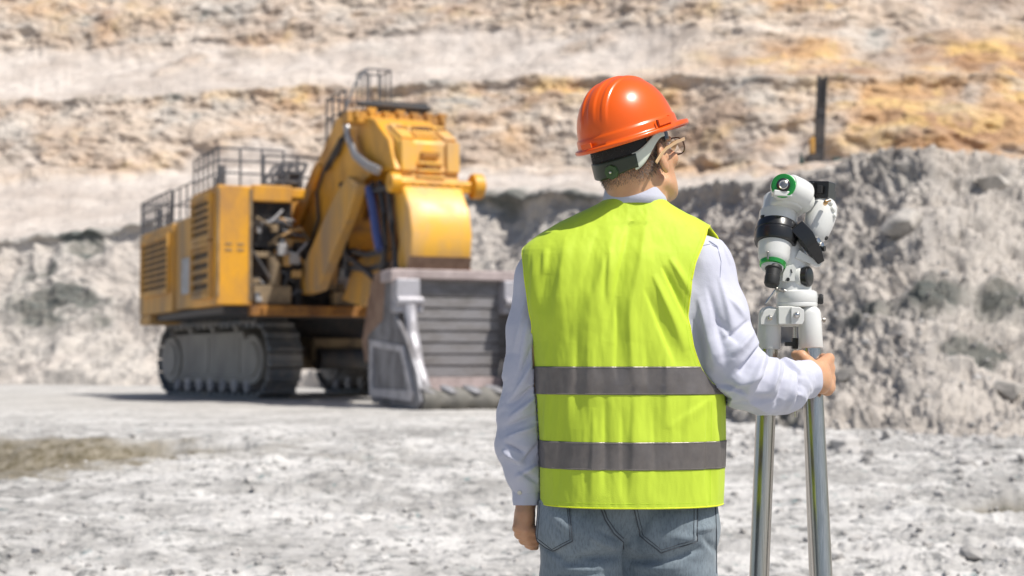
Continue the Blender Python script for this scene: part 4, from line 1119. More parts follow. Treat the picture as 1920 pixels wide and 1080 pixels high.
_t = M['jeans'].node_tree; _b = _t.nodes['Principled BSDF']; _l = _b.inputs['Base Color'].links[0].from_socket
_f = mix(_t, _l, (.34, .39, .42), ramp(_t, noise_n(_t, 3.2, 6, .62, coords(_t, (1, 1, .7))), [(.50, 0), (.68, .55)]))
_f = mix(_t, _f, (.05, .065, .085), ramp(_t, noise_n(_t, 260, 3, .7, coords(_t, (1, 1, .25))), [(.45, 0), (.8, .6)]))
lk(_t, _f, _b.inputs['Base Color'])
M['thread'] = simple('denim_seam_thread', (.075, .085, .1), .9)
M['threadl'] = simple('denim_seam_edge', (.22, .26, .29), .9)
M['skin'] = simple('skin', (.60, .34, .195), .45, var=(.52, .27, .15), vs=18, b_=.0006, bs=260, sss=.25)
M['hair'] = simple('short_grey_hair', (.085, .072, .066), .6)
M['hairg'] = simple('grey_hair', (.34, .31, .29), .6)
m, t, b = newmat('orange_helmet_plastic'); b.inputs['Base Color'].default_value = (.78, .105, .003, 1); b.inputs['Roughness'].default_value = .30; b.inputs['Coat Weight'].default_value = .25; b.inputs['Coat Roughness'].default_value = .16; b.inputs['Specular IOR Level'].default_value = .4
bump(t, b, noise_n(t, 60, 3, .5, coords(t)), .2, .0006)
M['orange'] = m
M['nape'] = simple('dark_olive_plastic', (.022, .032, .016), .35)
M['knob'] = simple('green_knob_plastic', (.035, .08, .02), .4)
M['strap'] = simple('off_white_plastic', (.62, .66, .56), .4)
M['frame'] = simple('tan_glasses_frame', (.62, .40, .20), .2, .2, .5)
M['framed'] = simple('brown_glasses_rim', (.10, .05, .03), .25, 0, .5)
m, t, b = newmat('spectacle_lens'); b.inputs['Transmission Weight'].default_value = 1; b.inputs['Roughness'].default_value = .02; b.inputs['Base Color'].default_value = (.9, .85, .82, 1); b.inputs['IOR'].default_value = 1.15; M['lens'] = m
M['boot'] = simple('brown_work_boot', (.10, .055, .03), .6, b_=.001, bs=90)

YM = 3.46
man = empty('person', (W(1183, 900, YM).x, YM, 0))
tag(man, 'man seen from behind in orange hard hat and lime safety vest, gripping a tripod leg', 'person')
mo = np.array(man.location)
def part(name, v, q, mat, parent=None, **k):
    return link_mesh(name, np.asarray(v, float) - mo, q, mat, parent or man, **k)
class MP(MB):
    def build(s, name, mat, parent=None, **k):
        s.v = [v - Vector(mo) for v in s.v]; return MB.build(s, name, mat, parent or man, **k)
# head frame
HC = W(1192, 300, 3.475)
HR = Matrix.Rotation(R(-40), 3, 'Z') @ Matrix.Rotation(R(17), 3, 'X') @ Matrix.Rotation(R(-4), 3, 'Y')
def H(x, y, z): return HC + HR @ Vector((x, y, z))
def w(px, py, Y): return W(px, py, Y)

# ---- body: one continuous surface
B = Field((-.06, 3.24, 0), (.78, 3.86, 1.86), .0034)
B.ell(H(0, -.012, .045), (.0745, .096, .088), .01, HR)
B.ell(H(0, -.05, .01), (.062, .052, .06), .02, HR)
B.ell(H(0, .035, -.02), (.060, .058, .085), .02, HR)
B.ell(H(0, .05, -.068), (.050, .044, .040), .02, HR)
B.cone(H(0, .082, -.100), H(0, .078, -.095), .018, .02, .015)
for sx in (-1, 1):
    B.cone(H(.056 * sx, .005, -.06), H(.022 * sx, .075, -.095), .015, .015, .02)       # jaw line
    B.ell(H(.042 * sx, .072, -.018), (.020, .018, .020), .012, HR)                       # cheek
    B.cone(H(.016 * sx, .094, .028), H(.048 * sx, .078, .027), .007, .006, .008)         # brow
    B.ell(H(.031 * sx, .096, .008), (.015, .011, .011), .004, HR, sub=True)
    # ear
    er = HR @ Matrix.Rotation(R(22 * sx), 3, 'Z') @ Matrix.Rotation(R(-8), 3, 'X')
    B.ell(H(.079 * sx, -.010, -.002), (.0085, .019, .032), .005, er)
    B.ell(H(.077 * sx, -.003, -.028), (.0075, .011, .014), .006, er)
    B.ell(H(.088 * sx, -.004, .004), (.006, .0115, .020), .004, er, sub=True)
    B.cone(H(.079 * sx, .006, .0), H(.079 * sx, .008, -.01), .005, .005, .004)
B.cone(H(0, .096, .020), H(0, .116, -.018), .008, .011, .008)                             # nose
B.cone(H(-.012, .106, -.022), H(.012, .106, -.022), .008, .008, .006)
B.cone(H(-.018, .092, -.050), H(.018, .092, -.050), .008, .008, .006); B.cone(H(-.014, .090, -.062), H(.014, .090, -.062), .008, .008, .006)
B.cone(H(-.02, .105, -.056), H(.02, .105, -.056), .0022, .0022, .003, sub=True)
nb = w(1190, 430, 3.485)
B.chain([H(0, -.035, -.035), w(1193, 372, 3.475), nb], [.058, .0575, .06], .025)
B.chain([H(0, -.066, .0), w(1188, 380, 3.455)], [.034, .04], .02)
# trunk
B.chain([nb, w(1180, 520, 3.47), w(1183, 700, 3.47), w(1183, 900, 3.47)], [.075, .10, .098, .10], .04)
for a, b_ in (((1095, 490), (1190, 440)), ((1270, 475), (1190, 435))): B.cone(w(*a, 3.47), w(*b_, 3.48), .05, .055, .04)
for x_ in (.155, .355):
    B.chain([Vector((x_, 3.47, .88)), Vector((x_, 3.46, .48)), Vector((x_ + (x_ - .255) * .1, 3.47, .09))], [.085, .052, .034], .03)
    B.cone((x_, 3.45, .045), (x_ + (x_ - .255) * .25, 3.62, .03), .033, .025, .02)
# left arm and relaxed hand
LA = [w(1035, 505, 3.48), w(992, 700, 3.49), w(978, 800, 3.495), w(987, 935, 3.475)]
B.chain(LA, [.052, .042, .040, .026], .02)
wl = w(987, 942, 3.474)
# loosely closed fist: four curled fingers one under the other, thumb in front of them
B.ell(w(984, 966, 3.468), (.024, .034, .030), .012); B.ell(w(981, 984, 3.465), (.022, .032, .020), .01)
for (xa, ya, xb, yb, yk, rf) in ((970, 990, 1001, 997, 3.446, .0115), (973, 1002, 1003, 1008, 3.455, .0110), (981, 1013, 1004, 1017, 3.468, .0105), (990, 1021, 1004, 1025, 3.482, .0092)):
    B.cone(w(xa + 4, ya - 14, yk + .012), w(xa, ya, yk), .012, rf, .004)
    B.chain([w(xa, ya, yk), w((xa + xb) / 2, (ya + yb) / 2 + 1, yk - .004), w(xb, yb, yk + .006), w(xb - 4, yb - 9, yk + .022)], [rf, rf, rf * .93, rf * .8], .0016)
B.chain([w(992, 955, 3.49), w(994, 976, 3.507), w(995, 994, 3.512), w(996, 1008, 3.508)], [.013, .0115, .0105, .009], .004)
# right arm and the hand closed round the tripod leg
RA = [w(1300, 500, 3.47), w(1345, 600, 3.43), w(1395, 712, 3.42), w(1522, 709, 3.60)]
B.chain(RA, [.055, .047, .042, .028], .02)
def LG(py): # centre of the tripod leg (world) at a given photo row
    z = zat(py, YF); k_ = (topR.z - z) / -dR.z; return topR + dR * k_
wr = w(1526, 709, 3.612)
def around(py, deg, rad):
    c = LG(py); a = R(deg); return c + Vector((math.cos(a) * rad, math.sin(a) * rad, 0))
fr = [(671, .0105, 1.0), (690, .0108, 1.04), (709, .0105, 1.0), (726, .0092, .92)]
for i, (py, rf, ln) in enumerate(fr):
    rad = .0245 + rf
    K = around(py + 1, -12, rad + .006); 
    B.cone(wr + Vector((0, 0, (709 - py) / 838 * .35)), K, .019, .0135, .012)
    B.chain([K, around(py, 30, rad + .0035), around(py - 1, 72, rad + .001), around(py, 118, rad), around(py + 1, 168, rad - .0005)], [rf + .0015, rf + .0003, rf + .0003, rf, rf - .0012], .0022)
B.ell((wr + around(712, -50, .046)) / 2, (.024, .024, .036), .012)
B.ell(around(728, -48, .041), (.016, .016, .018), .012)
B.chain([wr + Vector((-.004, -.004, .014)), w(1516, 680, 3.635), w(1503, 667, 3.648), w(1491, 665, 3.664)], [.017, .0145, .0125, .0105], .006)
# the leg itself keeps its room inside the grip
B.cone(LG(560), LG(820), .0238, .0238, .0015, sub=True)
bv, bq = B.mesh(); del B
bv = relax(bv, bq, 2, .4)
body = part('body', bv, bq, M['skin'])
for sx in (-1, 1):
    mb = MP(); mb.ball(H(.031 * sx, .083, .008), .0118, 20, 14); mb.build('eye', simple('eye_white', (.75, .72, .68), .1) if sx < 0 else bpy.data.materials['eye_white'], None)
    mb = MP(); mb.ball(H(.031 * sx, .0895, .008), .0058, 16, 10); mb.build('iris', simple('iris_brown', (.04, .02, .01), .1) if sx < 0 else bpy.data.materials['iris_brown'], None)

# ---- hair: thousands of short hairs
HRi = np.array(HR.transposed())
loc = (bv - np.array(HC)) @ np.array(HR)
bn = vnormals(bv, bq)
rs = np.random.RandomState(5)
ang = loc[:, 1]
hl = -.047 + .30 * np.maximum(loc[:, 1] + .04, 0) + .006 * noise(loc * 60)
hl = np.where(loc[:, 1] > .0, .012 + .0 * hl, hl)
hl = np.where(loc[:, 1] > .045, .2, hl)
region = (loc[:, 2] > hl) & (loc[:, 2] < .15) & (np.abs(loc[:, 0]) < .0775) & (loc[:, 1] > -.2)
idx_ = np.where(region & (bv[:, 2] > 1.4))[0]
def hairs(n, mat, seed):
    rs = np.random.RandomState(seed)
    ii = idx_[rs.randint(len(idx_), size=n)]
    keep = rs.uniform(size=n) < sstep(-.002, .030, loc[ii, 2] - hl[ii]) * .95 + .05
    ii = ii[keep]; n = len(ii)
    p = bv[ii] + rs.uniform(-.0018, .0018, (n, 3)); nn = bn[ii]
    dn_ = np.array([0, 0, -1.]) ; d = nn * .55 + dn_ * .75 + rs.randn(n, 3) * .22
    d /= np.linalg.norm(d, axis=1)[:, None]
    L = rs.uniform(.0035, .008, n)[:, None]
    sd2 = np.cross(d, rs.randn(n, 3)); sd2 /= np.linalg.norm(sd2, axis=1)[:, None]
    a = p - sd2 * .00028 - nn * .001; b2 = p + sd2 * .00028 - nn * .001; c2 = p + d * L
    V_ = np.stack([a, b2, c2], 1).reshape(-1, 3)
    return V_, np.arange(3 * n).reshape(-1, 3)
hv, hf = hairs(34000, M['hair'], 1)
hair_o = part('hair', hv, hf, M['hair']); hair_o['kind'] = 'stuff'
hv, hf = hairs(26000, M['hairg'], 2)
ho = hair_o.data; me2 = link_mesh('hair', hv - mo, hf, M['hairg'], man)
me2['label'] = 'grey strands'; me2['kind'] = 'stuff'

# ---- vest
VL = [(372, 1140), (385, 1116), (400, 1082), (420, 1043), (440, 1010), (455, 990), (470, 978), (520, 973), (560, 976), (600, 986), (640, 999), (690, 1002), (750, 1006), (830, 1011), (942, 1014)]
VR = [(372, 1243), (385, 1264), (400, 1290), (418, 1328), (440, 1352), (470, 1367), (520, 1363), (560, 1350), (600, 1341), (690, 1346), (742, 1358), (830, 1357), (942, 1352)]
VB = [(372, .080), (385, .084), (400, .089), (420, .096), (455, .107), (480, .114), (560, .126), (700, .132), (780, .136), (830, .140), (942, .146)]
BLk = [(455, 988), (470, 979), (520, 983), (560, 988), (600, 995), (640, 1001)]
BRk = [(418, 1328), (450, 1317), (500, 1294), (540, 1285), (600, 1282), (650, 1289), (690, 1303), (720, 1325), (742, 1356)]
FLk = [(455, 990), (500, 1000), (560, 1012), (600, 1010), (640, 1001)]
FRk = [(418, 1328), (440, 1350), (470, 1363), (500, 1362), (560, 1346), (600, 1335), (700, 1340), (742, 1357)]
def ti(tab, y): a = np.array(tab, float); return np.interp(y, a[:, 0], a[:, 1])
def tis(tab, y):
    return (ti(tab, y - 9) + ti(tab, y) * 2 + ti(tab, y + 9)) / 4
CY = lambda y: 3.462 + .028 * (1 - sstep(372, 520, y))
xw = lambda px: (px - 960) / F * YM
EXPN = 2.35
def vrow(y):
    L = tis(VL, y); Rr = tis(VR, y); cx = (xw(L) + xw(Rr)) / 2; hw = (xw(Rr) - xw(L)) / 2
    return cx, hw, tis(VB, y), CY(y)
zrow = lambda y: np.array([zat(float(a), YM) for a in np.atleast_1d(y)])
VF = [  # creases on the back: x0 y0 x1 y1 height(mm) width(px)
 (1210, 400, 1165, 640, 3.5, 16), (1180, 410, 1128, 640, -4.5, 15), (1150, 430, 1090, 620, 3, 16), (1120, 430, 1060, 640, -3, 18),
 (1232, 505, 1285, 610, -6, 9), (1215, 520, 1275, 660, 5, 11), (1200, 545, 1262, 690, -4, 12), (1246, 490, 1287, 560, 4, 9),
 (1138, 470, 1134, 560, 2, 8), (1130, 480, 1124, 600, -2.2, 10), (1035, 450, 1012, 590, -3.5, 14), (1060, 440, 1035, 620, 3, 14), (1000, 480, 996, 600, 3, 10),
 (1150, 560, 1150, 720, -3.5, 11), (1172, 560, 1178, 730, 2.8, 12), (1100, 600, 1098, 760, 2.5, 13), (1078, 620, 1074, 800, -3, 12), (1205, 640, 1200, 820, -2.6, 13), (1240, 650, 1238, 800, 2.6, 14),
 (1128, 750, 1126, 920, -3, 10), (1108, 760, 1105, 930, 2.4, 10), (1180, 740, 1176, 935, 3, 12), (1158, 760, 1160, 935, -2.6, 9), (1050, 760, 1046, 930, -2.5, 12), (1215, 760, 1220, 930, -2, 14), (1290, 720, 1270, 830, 2, 14), (1325, 745, 1240, 800, 1.4, 12),
 (1330, 765, 1335, 930, 2.5, 10), (1316, 750, 1312, 930, -2.5, 7), (1025, 700, 1022, 900, 2.5, 10), (1020, 470, 1020, 520, 2, 10)]
def panel(ys, kL, kR, back, off=0, cols=300, cr=None):
    V = np.zeros((len(ys), cols, 3)); cx, hw, b_, cy = vrow(ys); z = zrow(ys)
    kl = np.where((ys >= kL[0][0]) & (ys <= kL[-1][0]), np.minimum(1, np.abs((xw(tis(kL, ys)) - cx) / hw)), 1.0)
    kr = np.where((ys >= kR[0][0]) & (ys <= kR[-1][0]), np.minimum(1, np.abs((xw(tis(kR, ys)) - cx) / hw)), 1.0)
    kl = 1 - (1 - kl) * sstep(kL[0][0], kL[0][0] + 14, ys) * (1 - sstep(kL[-1][0] - 26, kL[-1][0], ys))
    kr = 1 - (1 - kr) * sstep(kR[0][0], kR[0][0] + 14, ys) * (1 - sstep(kR[-1][0] - 26, kR[-1][0], ys))
    p = 2 / EXPN
    tl = np.arccos(np.clip(kl, 0, 1) ** (1 / p)); tr_ = np.arccos(np.clip(kr, 0, 1) ** (1 / p))
    s = np.linspace(0, 1, cols)[None, :]
    th = tl[:, None] + (math.pi - tr_ - tl)[:, None] * s          # 0 = left side, pi = right side
    c = np.cos(th); sn = np.maximum(np.sin(th), 0)
    V[..., 0] = cx[:, None] - hw[:, None] * np.sign(c) * np.abs(c) ** p
    V[..., 1] = cy[:, None] + (-1 if back else 1) * b_[:, None] * sn ** p
    V[..., 2] = z[:, None]
    # outward normal of the smooth shape
    nx = -np.sign(c) * np.abs(c) ** (2 - p) / hw[:, None]; ny = (-1 if back else 1) * sn ** (2 - p) / b_[:, None]
    nn = np.stack([nx, ny, 0 * nx], -1); nn /= np.maximum(np.linalg.norm(nn, axis=-1), 1e-9)[..., None]
    f = V.reshape(-1, 3)
    h = np.zeros(len(f))
    if back: h = 1.6 * folds(f, VF, YM)
    st2 = f * np.array([26, 26, 5.5]); h = h + .0026 * fbm(st2, 3, .5) + .0012 * fbm(f * np.array([60, 60, 18.]) + 9, 2)
    h *= 1
    V += nn * (h.reshape(V.shape[:2]) + off)[..., None]
    return V
def gq(r, c):
    i = np.arange(r * c).reshape(r, c)
    return np.stack([i[:-1, :-1], i[:-1, 1:], i[1:, 1:], i[1:, :-1]], -1).reshape(-1, 4)
ysv = np.arange(372, 943, 2.0); ysv[-1] = 942
VBk = panel(ysv, BLk, BRk, True); VFr = panel(ysv, FLk, FRk, False, cols=160)
neckcut = (VFr[..., 2] > zat(372, YM) - .30 + np.abs(VFr[..., 0] - xw(1190)) * 2.4)
qf = gq(*VFr.shape[:2]); keep = ~neckcut.reshape(-1)[qf].any(1); qf = qf[keep][:, ::-1]
qb = gq(*VBk.shape[:2])
vv = np.concatenate([VBk.reshape(-1, 3), VFr.reshape(-1, 3)]); qq = np.concatenate([qb, qf + len(VBk.reshape(-1, 3))])
vest = part('vest', vv, qq, M['vest'])
bm = bmesh.new(); bm.from_mesh(vest.data); bmesh.ops.remove_doubles(bm, verts=bm.verts, dist=.0015)
bmesh.ops.delete(bm, geom=[v_ for v_ in bm.verts if not v_.link_faces], context='VERTS')
bmesh.ops.recalc_face_normals(bm, faces=bm.faces)
bm.to_mesh(vest.data); bm.free()
for p_ in vest.data.polygons: p_.use_smooth = True
sdm = vest.modifiers.new('thickness', 'SOLIDIFY'); sdm.thickness = .0022; sdm.offset = 0
for (y0, y1) in ((687, 738), (823.5, 874)):
    ys = np.linspace(y0, y1, 26)
    sb = panel(ys, BLk, BRk, True, .0022); sf = panel(ys, FLk, FRk, False, .0022, 160)
    vv = np.concatenate([sb.reshape(-1, 3), sf.reshape(-1, 3)]); qq = np.concatenate([gq(*sb.shape[:2]), gq(*sf.shape[:2])[:, ::-1] + len(sb.reshape(-1, 3))])
    o = part('reflective_stripe', vv, qq, M['stripe'], vest)
    md = o.modifiers.new('thickness', 'SOLIDIFY'); md.thickness = .0006; md.offset = 0
    for r_ in (1, -2):
        mb = MP(); mb.tube([Vector(p_) + Vector((0, -.0007, 0)) for p_ in sb[r_, ::3]], .00045, 4); mb.build('tape_stitching', M['tapethread'], o)
def edge_pts(P, col, y0, y1): return [Vector(P[i, col]) for i in range(len(ysv)) if y0 <= ysv[i] <= y1]
for q_ in (edge_pts(VBk, -1, 419, 742)[::2], edge_pts(VBk, 0, 457, 640)[::2], edge_pts(VFr, -1, 419, 742)[::2], [Vector(p_) for p_ in VBk[-1, ::4]], [Vector(p_) for p_ in VBk[0, ::4]]):
    mb = MP(); mb.tube(q_, .0021, 6); mb.build('vest_binding', M['vestpipe'], vest)
# stitched lines: hem, side seam, armhole
mb = MP()
for r_, c0_, c1_ in ((-5, 0, 300),): mb.tube([Vector(p_) + Vector((0, -.0008, 0)) for p_ in VBk[r_, c0_:c1_:4]], .0007, 5)
i1 = np.searchsorted(ysv, 752)
ci = np.argmin(np.abs(VBk[-1, :, 0] - xw(1318) ))
mb.tube([Vector(VBk[i, ci]) + Vector((0, -.0008, 0)) for i in range(i1, len(ysv), 3)], .0009, 5); mb.build('stitching', bpy.data.materials.get('vest_thread') or simple('vest_thread', (.42, .62, .01), .7), vest); mb = MP()
ci = np.argmin(np.abs(VBk[-1, :, 0] - xw(1030))); mb.tube([Vector(VBk[i, ci]) + Vector((0, -.0008, 0)) for i in range(i1, len(ysv), 3)], .0007, 5); mb.build('stitching', bpy.data.materials['vest_thread'], vest)
for cc_ in (-9, 8):
    mb = MP(); e0 = [Vector(VBk[i, cc_]) + Vector((0, -.0008, 0)) for i in range(len(ysv)) if (430 if cc_ < 0 else 470) <= ysv[i] <= (715 if cc_ < 0 else 630)]; mb.tube(e0[::2], .0007, 5); mb.build('stitching', bpy.data.materials['vest_thread'], vest)

# ---- shirt
S = Field((-.08, 3.24, .80), (.75, 3.72, 1.66), .0036)
S.chain([w(1188, 420, 3.485), w(1180, 500, 3.47), w(1175, 600, 3.465), w(1180, 760, 3.465), w(1183, 925, 3.465)], [.062, .085, .10, .098, .095], .03)
for x_, a in ((1090, 485), (1265, 470)): S.cone(w(x_, a, 3.475), w(1190, 425, 3.485), .058, .055, .03)
for x_ in (1100, 1262): S.chain([w(x_, 560, 3.465), w(x_, 900, 3.465)], [.088, .095], .02)
S.chain([w(1050, 500, 3.48), w(1018, 520, 3.485), w(1000, 620, 3.49), w(993, 700, 3.492), w(982, 775, 3.498), w(976, 835, 3.492), w(984, 885, 3.482), w(988, 912, 3.478)], [.062, .060, .058, .056, .055, .054, .042, .034], .02)
S.chain([w(1270, 490, 3.475), w(1312, 506, 3.470), w(1338, 590, 3.445), w(1362, 660, 3.425), w(1392, 710, 3.42), w(1430, 722, 3.45), w(1468, 723, 3.51), w(1486, 716, 3.560), w(1496, 713, 3.574)], [.068, .0745, .073, .069, .062, .060, .057, .044, .040], .02)
S.ell(w(1455, 742, 3.48), (.05, .05, .038), .02)
sv, sq = S.mesh(); del S
for _ in range(1): sv = relax(sv, sq, 3, .5)
sn_ = vnormals(sv, sq)
SF = [ # right sleeve
 (1300, 560, 1335, 700, 4, 10), (1318, 540, 1350, 690, -4, 9), (1340, 520, 1365, 640, 3, 9), (1292, 600, 1310, 690, -4, 8),
 (1420, 645, 1370, 700, -8, 8), (1425, 660, 1385, 735, 6, 9), (1405, 620, 1360, 665, 5, 8), (1398, 600, 1345, 640, -4, 7),
 (1440, 668, 1400, 745, -6, 7), (1455, 672, 1425, 740, 6, 8), (1470, 680, 1445, 765, -6, 7), (1475, 672, 1500, 700, 4, 5), (1462, 668, 1498, 705, -5, 5), (1488, 690, 1470, 770, 5, 7), (1498, 700, 1488, 765, -5, 5),
 (1350, 735, 1420, 700, 4, 9), (1365, 755, 1450, 745, -4, 8), (1380, 745, 1440, 772, 4, 8), (1330, 715, 1390, 735, -5, 7), (1310, 690, 1352, 742, 4, 8),
 (1318, 450, 1345, 470, -3, 4), (1345, 440, 1366, 500, 2, 5), (1355, 560, 1392, 600, 3, 9), (1330, 600, 1380, 650, -3, 10), (1480, 735, 1505, 745, 3, 5),
 # left sleeve
 (985, 560, 965, 660, 3, 8), (1000, 640, 968, 720, -4, 7), (1003, 670, 962, 745, 4, 7), (1005, 720, 950, 760, -5, 6), (1008, 740, 955, 785, 5, 7), (1010, 775, 945, 800, -4.5, 6), (1010, 795, 945, 822, 4.5, 7),
 (945, 830, 985, 850, -5, 5), (940, 845, 985, 872, 5, 6), (1010, 830, 975, 872, -4, 6), (1008, 870, 965, 895, 4, 6), (970, 880, 1008, 905, -4, 5), (990, 600, 975, 690, 3, 8)]
h = 2.1 * folds(sv, SF, YM)
crm = sstep(zat(560, YM), zat(660, YM), sv[:, 2] * 0 + zat(560, YM)) + np.clip(1 - np.abs(sv[:, 2] - 1.13) / .16, 0, 1)
wq = sv + .03 * np.stack([fbm(sv * 9, 2), fbm(sv * 9 + 5, 2), fbm(sv * 9 + 11, 2)], -1)
h += .0022 * fbm(sv * 17, 3) + .0050 * crm * np.maximum(fbm(wq * np.array([9, 9, 24.]) + wq[:, [2, 0, 1]] * 8, 2, .45, True) - .25, -.3)
sv = sv + sn_ * h[:, None]
# keep the shirt under the vest's back and front
yy_ = 677 - (sv[:, 2] - CAMZ) / YM * F
ysrow = np.clip(yy_, 372, 942); cx, hw, b_, cy = vrow(ysrow)
X_n = (sv[:, 0] - cx) / hw
lim = b_ * np.maximum(1 - np.abs(np.clip(X_n, -1, 1)) ** EXPN, 0) ** (1 / EXPN) - .006
bl = np.where((yy_ >= 455) & (yy_ <= 640), xw(ti(BLk, ysrow)), xw(ti(VL, ysrow))); br = np.where((yy_ >= 418) & (yy_ <= 742), xw(ti(BRk, ysrow)), xw(ti(VR, ysrow)))
inside = (sv[:, 0] > bl - .002) & (sv[:, 0] < br + .001) & (yy_ > 372) & (yy_ < 942)
m1 = inside & (sv[:, 1] < cy) & (sv[:, 1] < cy - lim)
sv[m1, 1] = (cy - np.maximum(lim, 0))[m1]
m1 = (np.abs(X_n) < .97) & (yy_ > 372) & (yy_ < 942) & (sv[:, 1] > cy + np.maximum(lim, 0)) & (sv[:, 0] < xw(1330))
sv[m1, 1] = (cy + np.maximum(lim, 0))[m1]
shirt = part('shirt', sv, sq, M['shirt'])
# shoulder yoke seam on the right shoulder
sbvh = BVHTree.FromPolygons([tuple(a) for a in sv], [list(map(int, a)) for a in sq])
def proj(bvh, px, py, off=.001):
    for k_ in range(30):           # a point just off the cloth slides in to its edge
        d = (W(px, py, 3) - CO).normalized(); h_ = bvh.ray_cast(CO, d)
        if h_[0]: break
        px += 1.5 if px < 1180 else -1.5
    return h_[0] + h_[1] * off * (1 if h_[1].dot(d) < 0 else -1) if h_[0] else None
def seam(bvh, pts, r_, off=.0006, step=5):
    out = []
    for (a, b_) in zip(pts[:-1], pts[1:]):
        n = max(1, int(math.dist(a, b_) / step))
        for i in range(n): out.append((a[0] + (b_[0] - a[0]) * i / n, a[1] + (b_[1] - a[1]) * i / n))
    out.append(pts[-1]); P_ = [proj(bvh, *q_, off) for q_ in out]
    P_ = [p_ for p_ in P_ if p_ is not None]
    P2_ = [P_[0]]
    for p_ in P_[1:]:
        if (p_ - P2_[-1]).length < .03: P2_.append(p_)
    return P2_
mb = MP(); mb.tube(seam(sbvh, [(1330, 452), (1345, 462), (1352, 490), (1350, 520)], .0008), .0008, 5); mb.tube(seam(sbvh, [(1312, 462), (1330, 458), (1346, 464)], .0008), .0007, 5)
mb.build('shoulder_seam', simple('shirt_seam', (.36, .38, .5), .8), shirt)
# collar
def ringstrip(c, rot, rows, n=96, cut=None):
    """rows: (rx, ry, z) ellipses in the local frame"""
    V_ = []; 
    for (rx, ry, z, tl) in rows:
        for i in range(n):
            a = 2 * math.pi * i / n; V_.append(c + rot @ Vector((rx * math.sin(a), -ry * math.cos(a), z + tl * math.cos(a))))
    F_ = []
    for j in range(len(rows) - 1):
        for i in range(n):
            if cut and cut(i / n): continue
            F_.append([j * n + i, j * n + (i + 1) % n, (j + 1) * n + (i + 1) % n, (j + 1) * n + i])
    return V_, F_
cc = w(1190, 373, 3.478); cr = Matrix.Rotation(R(-8), 3, 'Z')
V_, F_ = ringstrip(cc, cr, [(.0655, .068, -.012, 0), (.0645, .067, .004, .002), (.062, .0645, .020, .005), (.0605, .063, .0265, .006), (.0615, .064, .0290, .006), (.0635, .066, .0285, .006), (.0665, .069, .018, .004), (.070, .073, .002, .001), (.073, .077, -.016, 0)], cut=lambda u: .47 < u < .53)
colr = link_mesh('collar', [v_ - Vector(mo) for v_ in V_], F_, M['shirt'], shirt)
mdd = colr.modifiers.new('thickness', 'SOLIDIFY'); mdd.thickness = .0012
# cuffs
def cuff(a, b_, r0, r1, name='cuff', sx=1.0):
    a = Vector(a); b_ = Vector(b_); L = (b_ - a).length; rows = 14; n = 72; ax = (b_ - a).normalized()
    t_ = Vector((0, 0, 1)); x = (t_ - ax * t_.dot(ax)).normalized(); y = ax.cross(x); V_ = []; F_ = []
    prof_ = [(-.006, .90), (-.002, .985), (.0, 1.0)] + [(k_ / 9, 1.0 + .012 * math.sin(k_ * 1.9)) for k_ in range(1, 10)] + [(1.012, .985), (1.0, .95), (.86, .93)]
    for (d, s_) in prof_:
        for i in range(n):
            an = 2 * math.pi * i / n; rr_ = (r0 + (r1 - r0) * d) * s_ + .0009 * math.sin(3 * an + 5 * d) + .0007 * math.sin(7 * an)
            V_.append(a + ax * d * L + (x * math.cos(an) + y * math.sin(an) * sx) * rr_)
    for j in range(len(prof_) - 1):
        for i in range(n): F_.append([j * n + i, j * n + (i + 1) % n, (j + 1) * n + (i + 1) % n, (j + 1) * n + i])
    o = link_mesh(name, [v_ - Vector(mo) for v_ in V_], F_, M['shirt'], shirt)
    bm = bmesh.new(); bm.from_mesh(o.data); bmesh.ops.recalc_face_normals(bm, faces=bm.faces); bm.to_mesh(o.data); bm.free()
    return o
cuff(w(1486, 715, 3.565), w(1516, 710, 3.598), .0445, .0450)
cuff(w(988, 893, 3.482), w(988, 947, 3.476), .0350, .0315)
mb = MP(); bt = w(974, 924, 3.447)
mb.rev(bt, (-.35, -1, 0), [(-.003, .0045), (.0006, .0048), (.0014, .0044), (.0008, .003)], 20); mb.build('button', M['button'], shirt)
# placket slit above the left cuff
V_ = []
mb = MP(); mb.prism([(0, 0), (.010, .02), (.013, .045), (.008, .07), (-.001, .085), (-.010, .06), (-.014, .03), (-.010, .008)], w(962, 890, 3.485), (-1, 0, 0), (0, 0, 1), (0, 1, 0), -.002, .002)
mb.build('sleeve_placket', M['shirt'], shirt, bevel=.001)

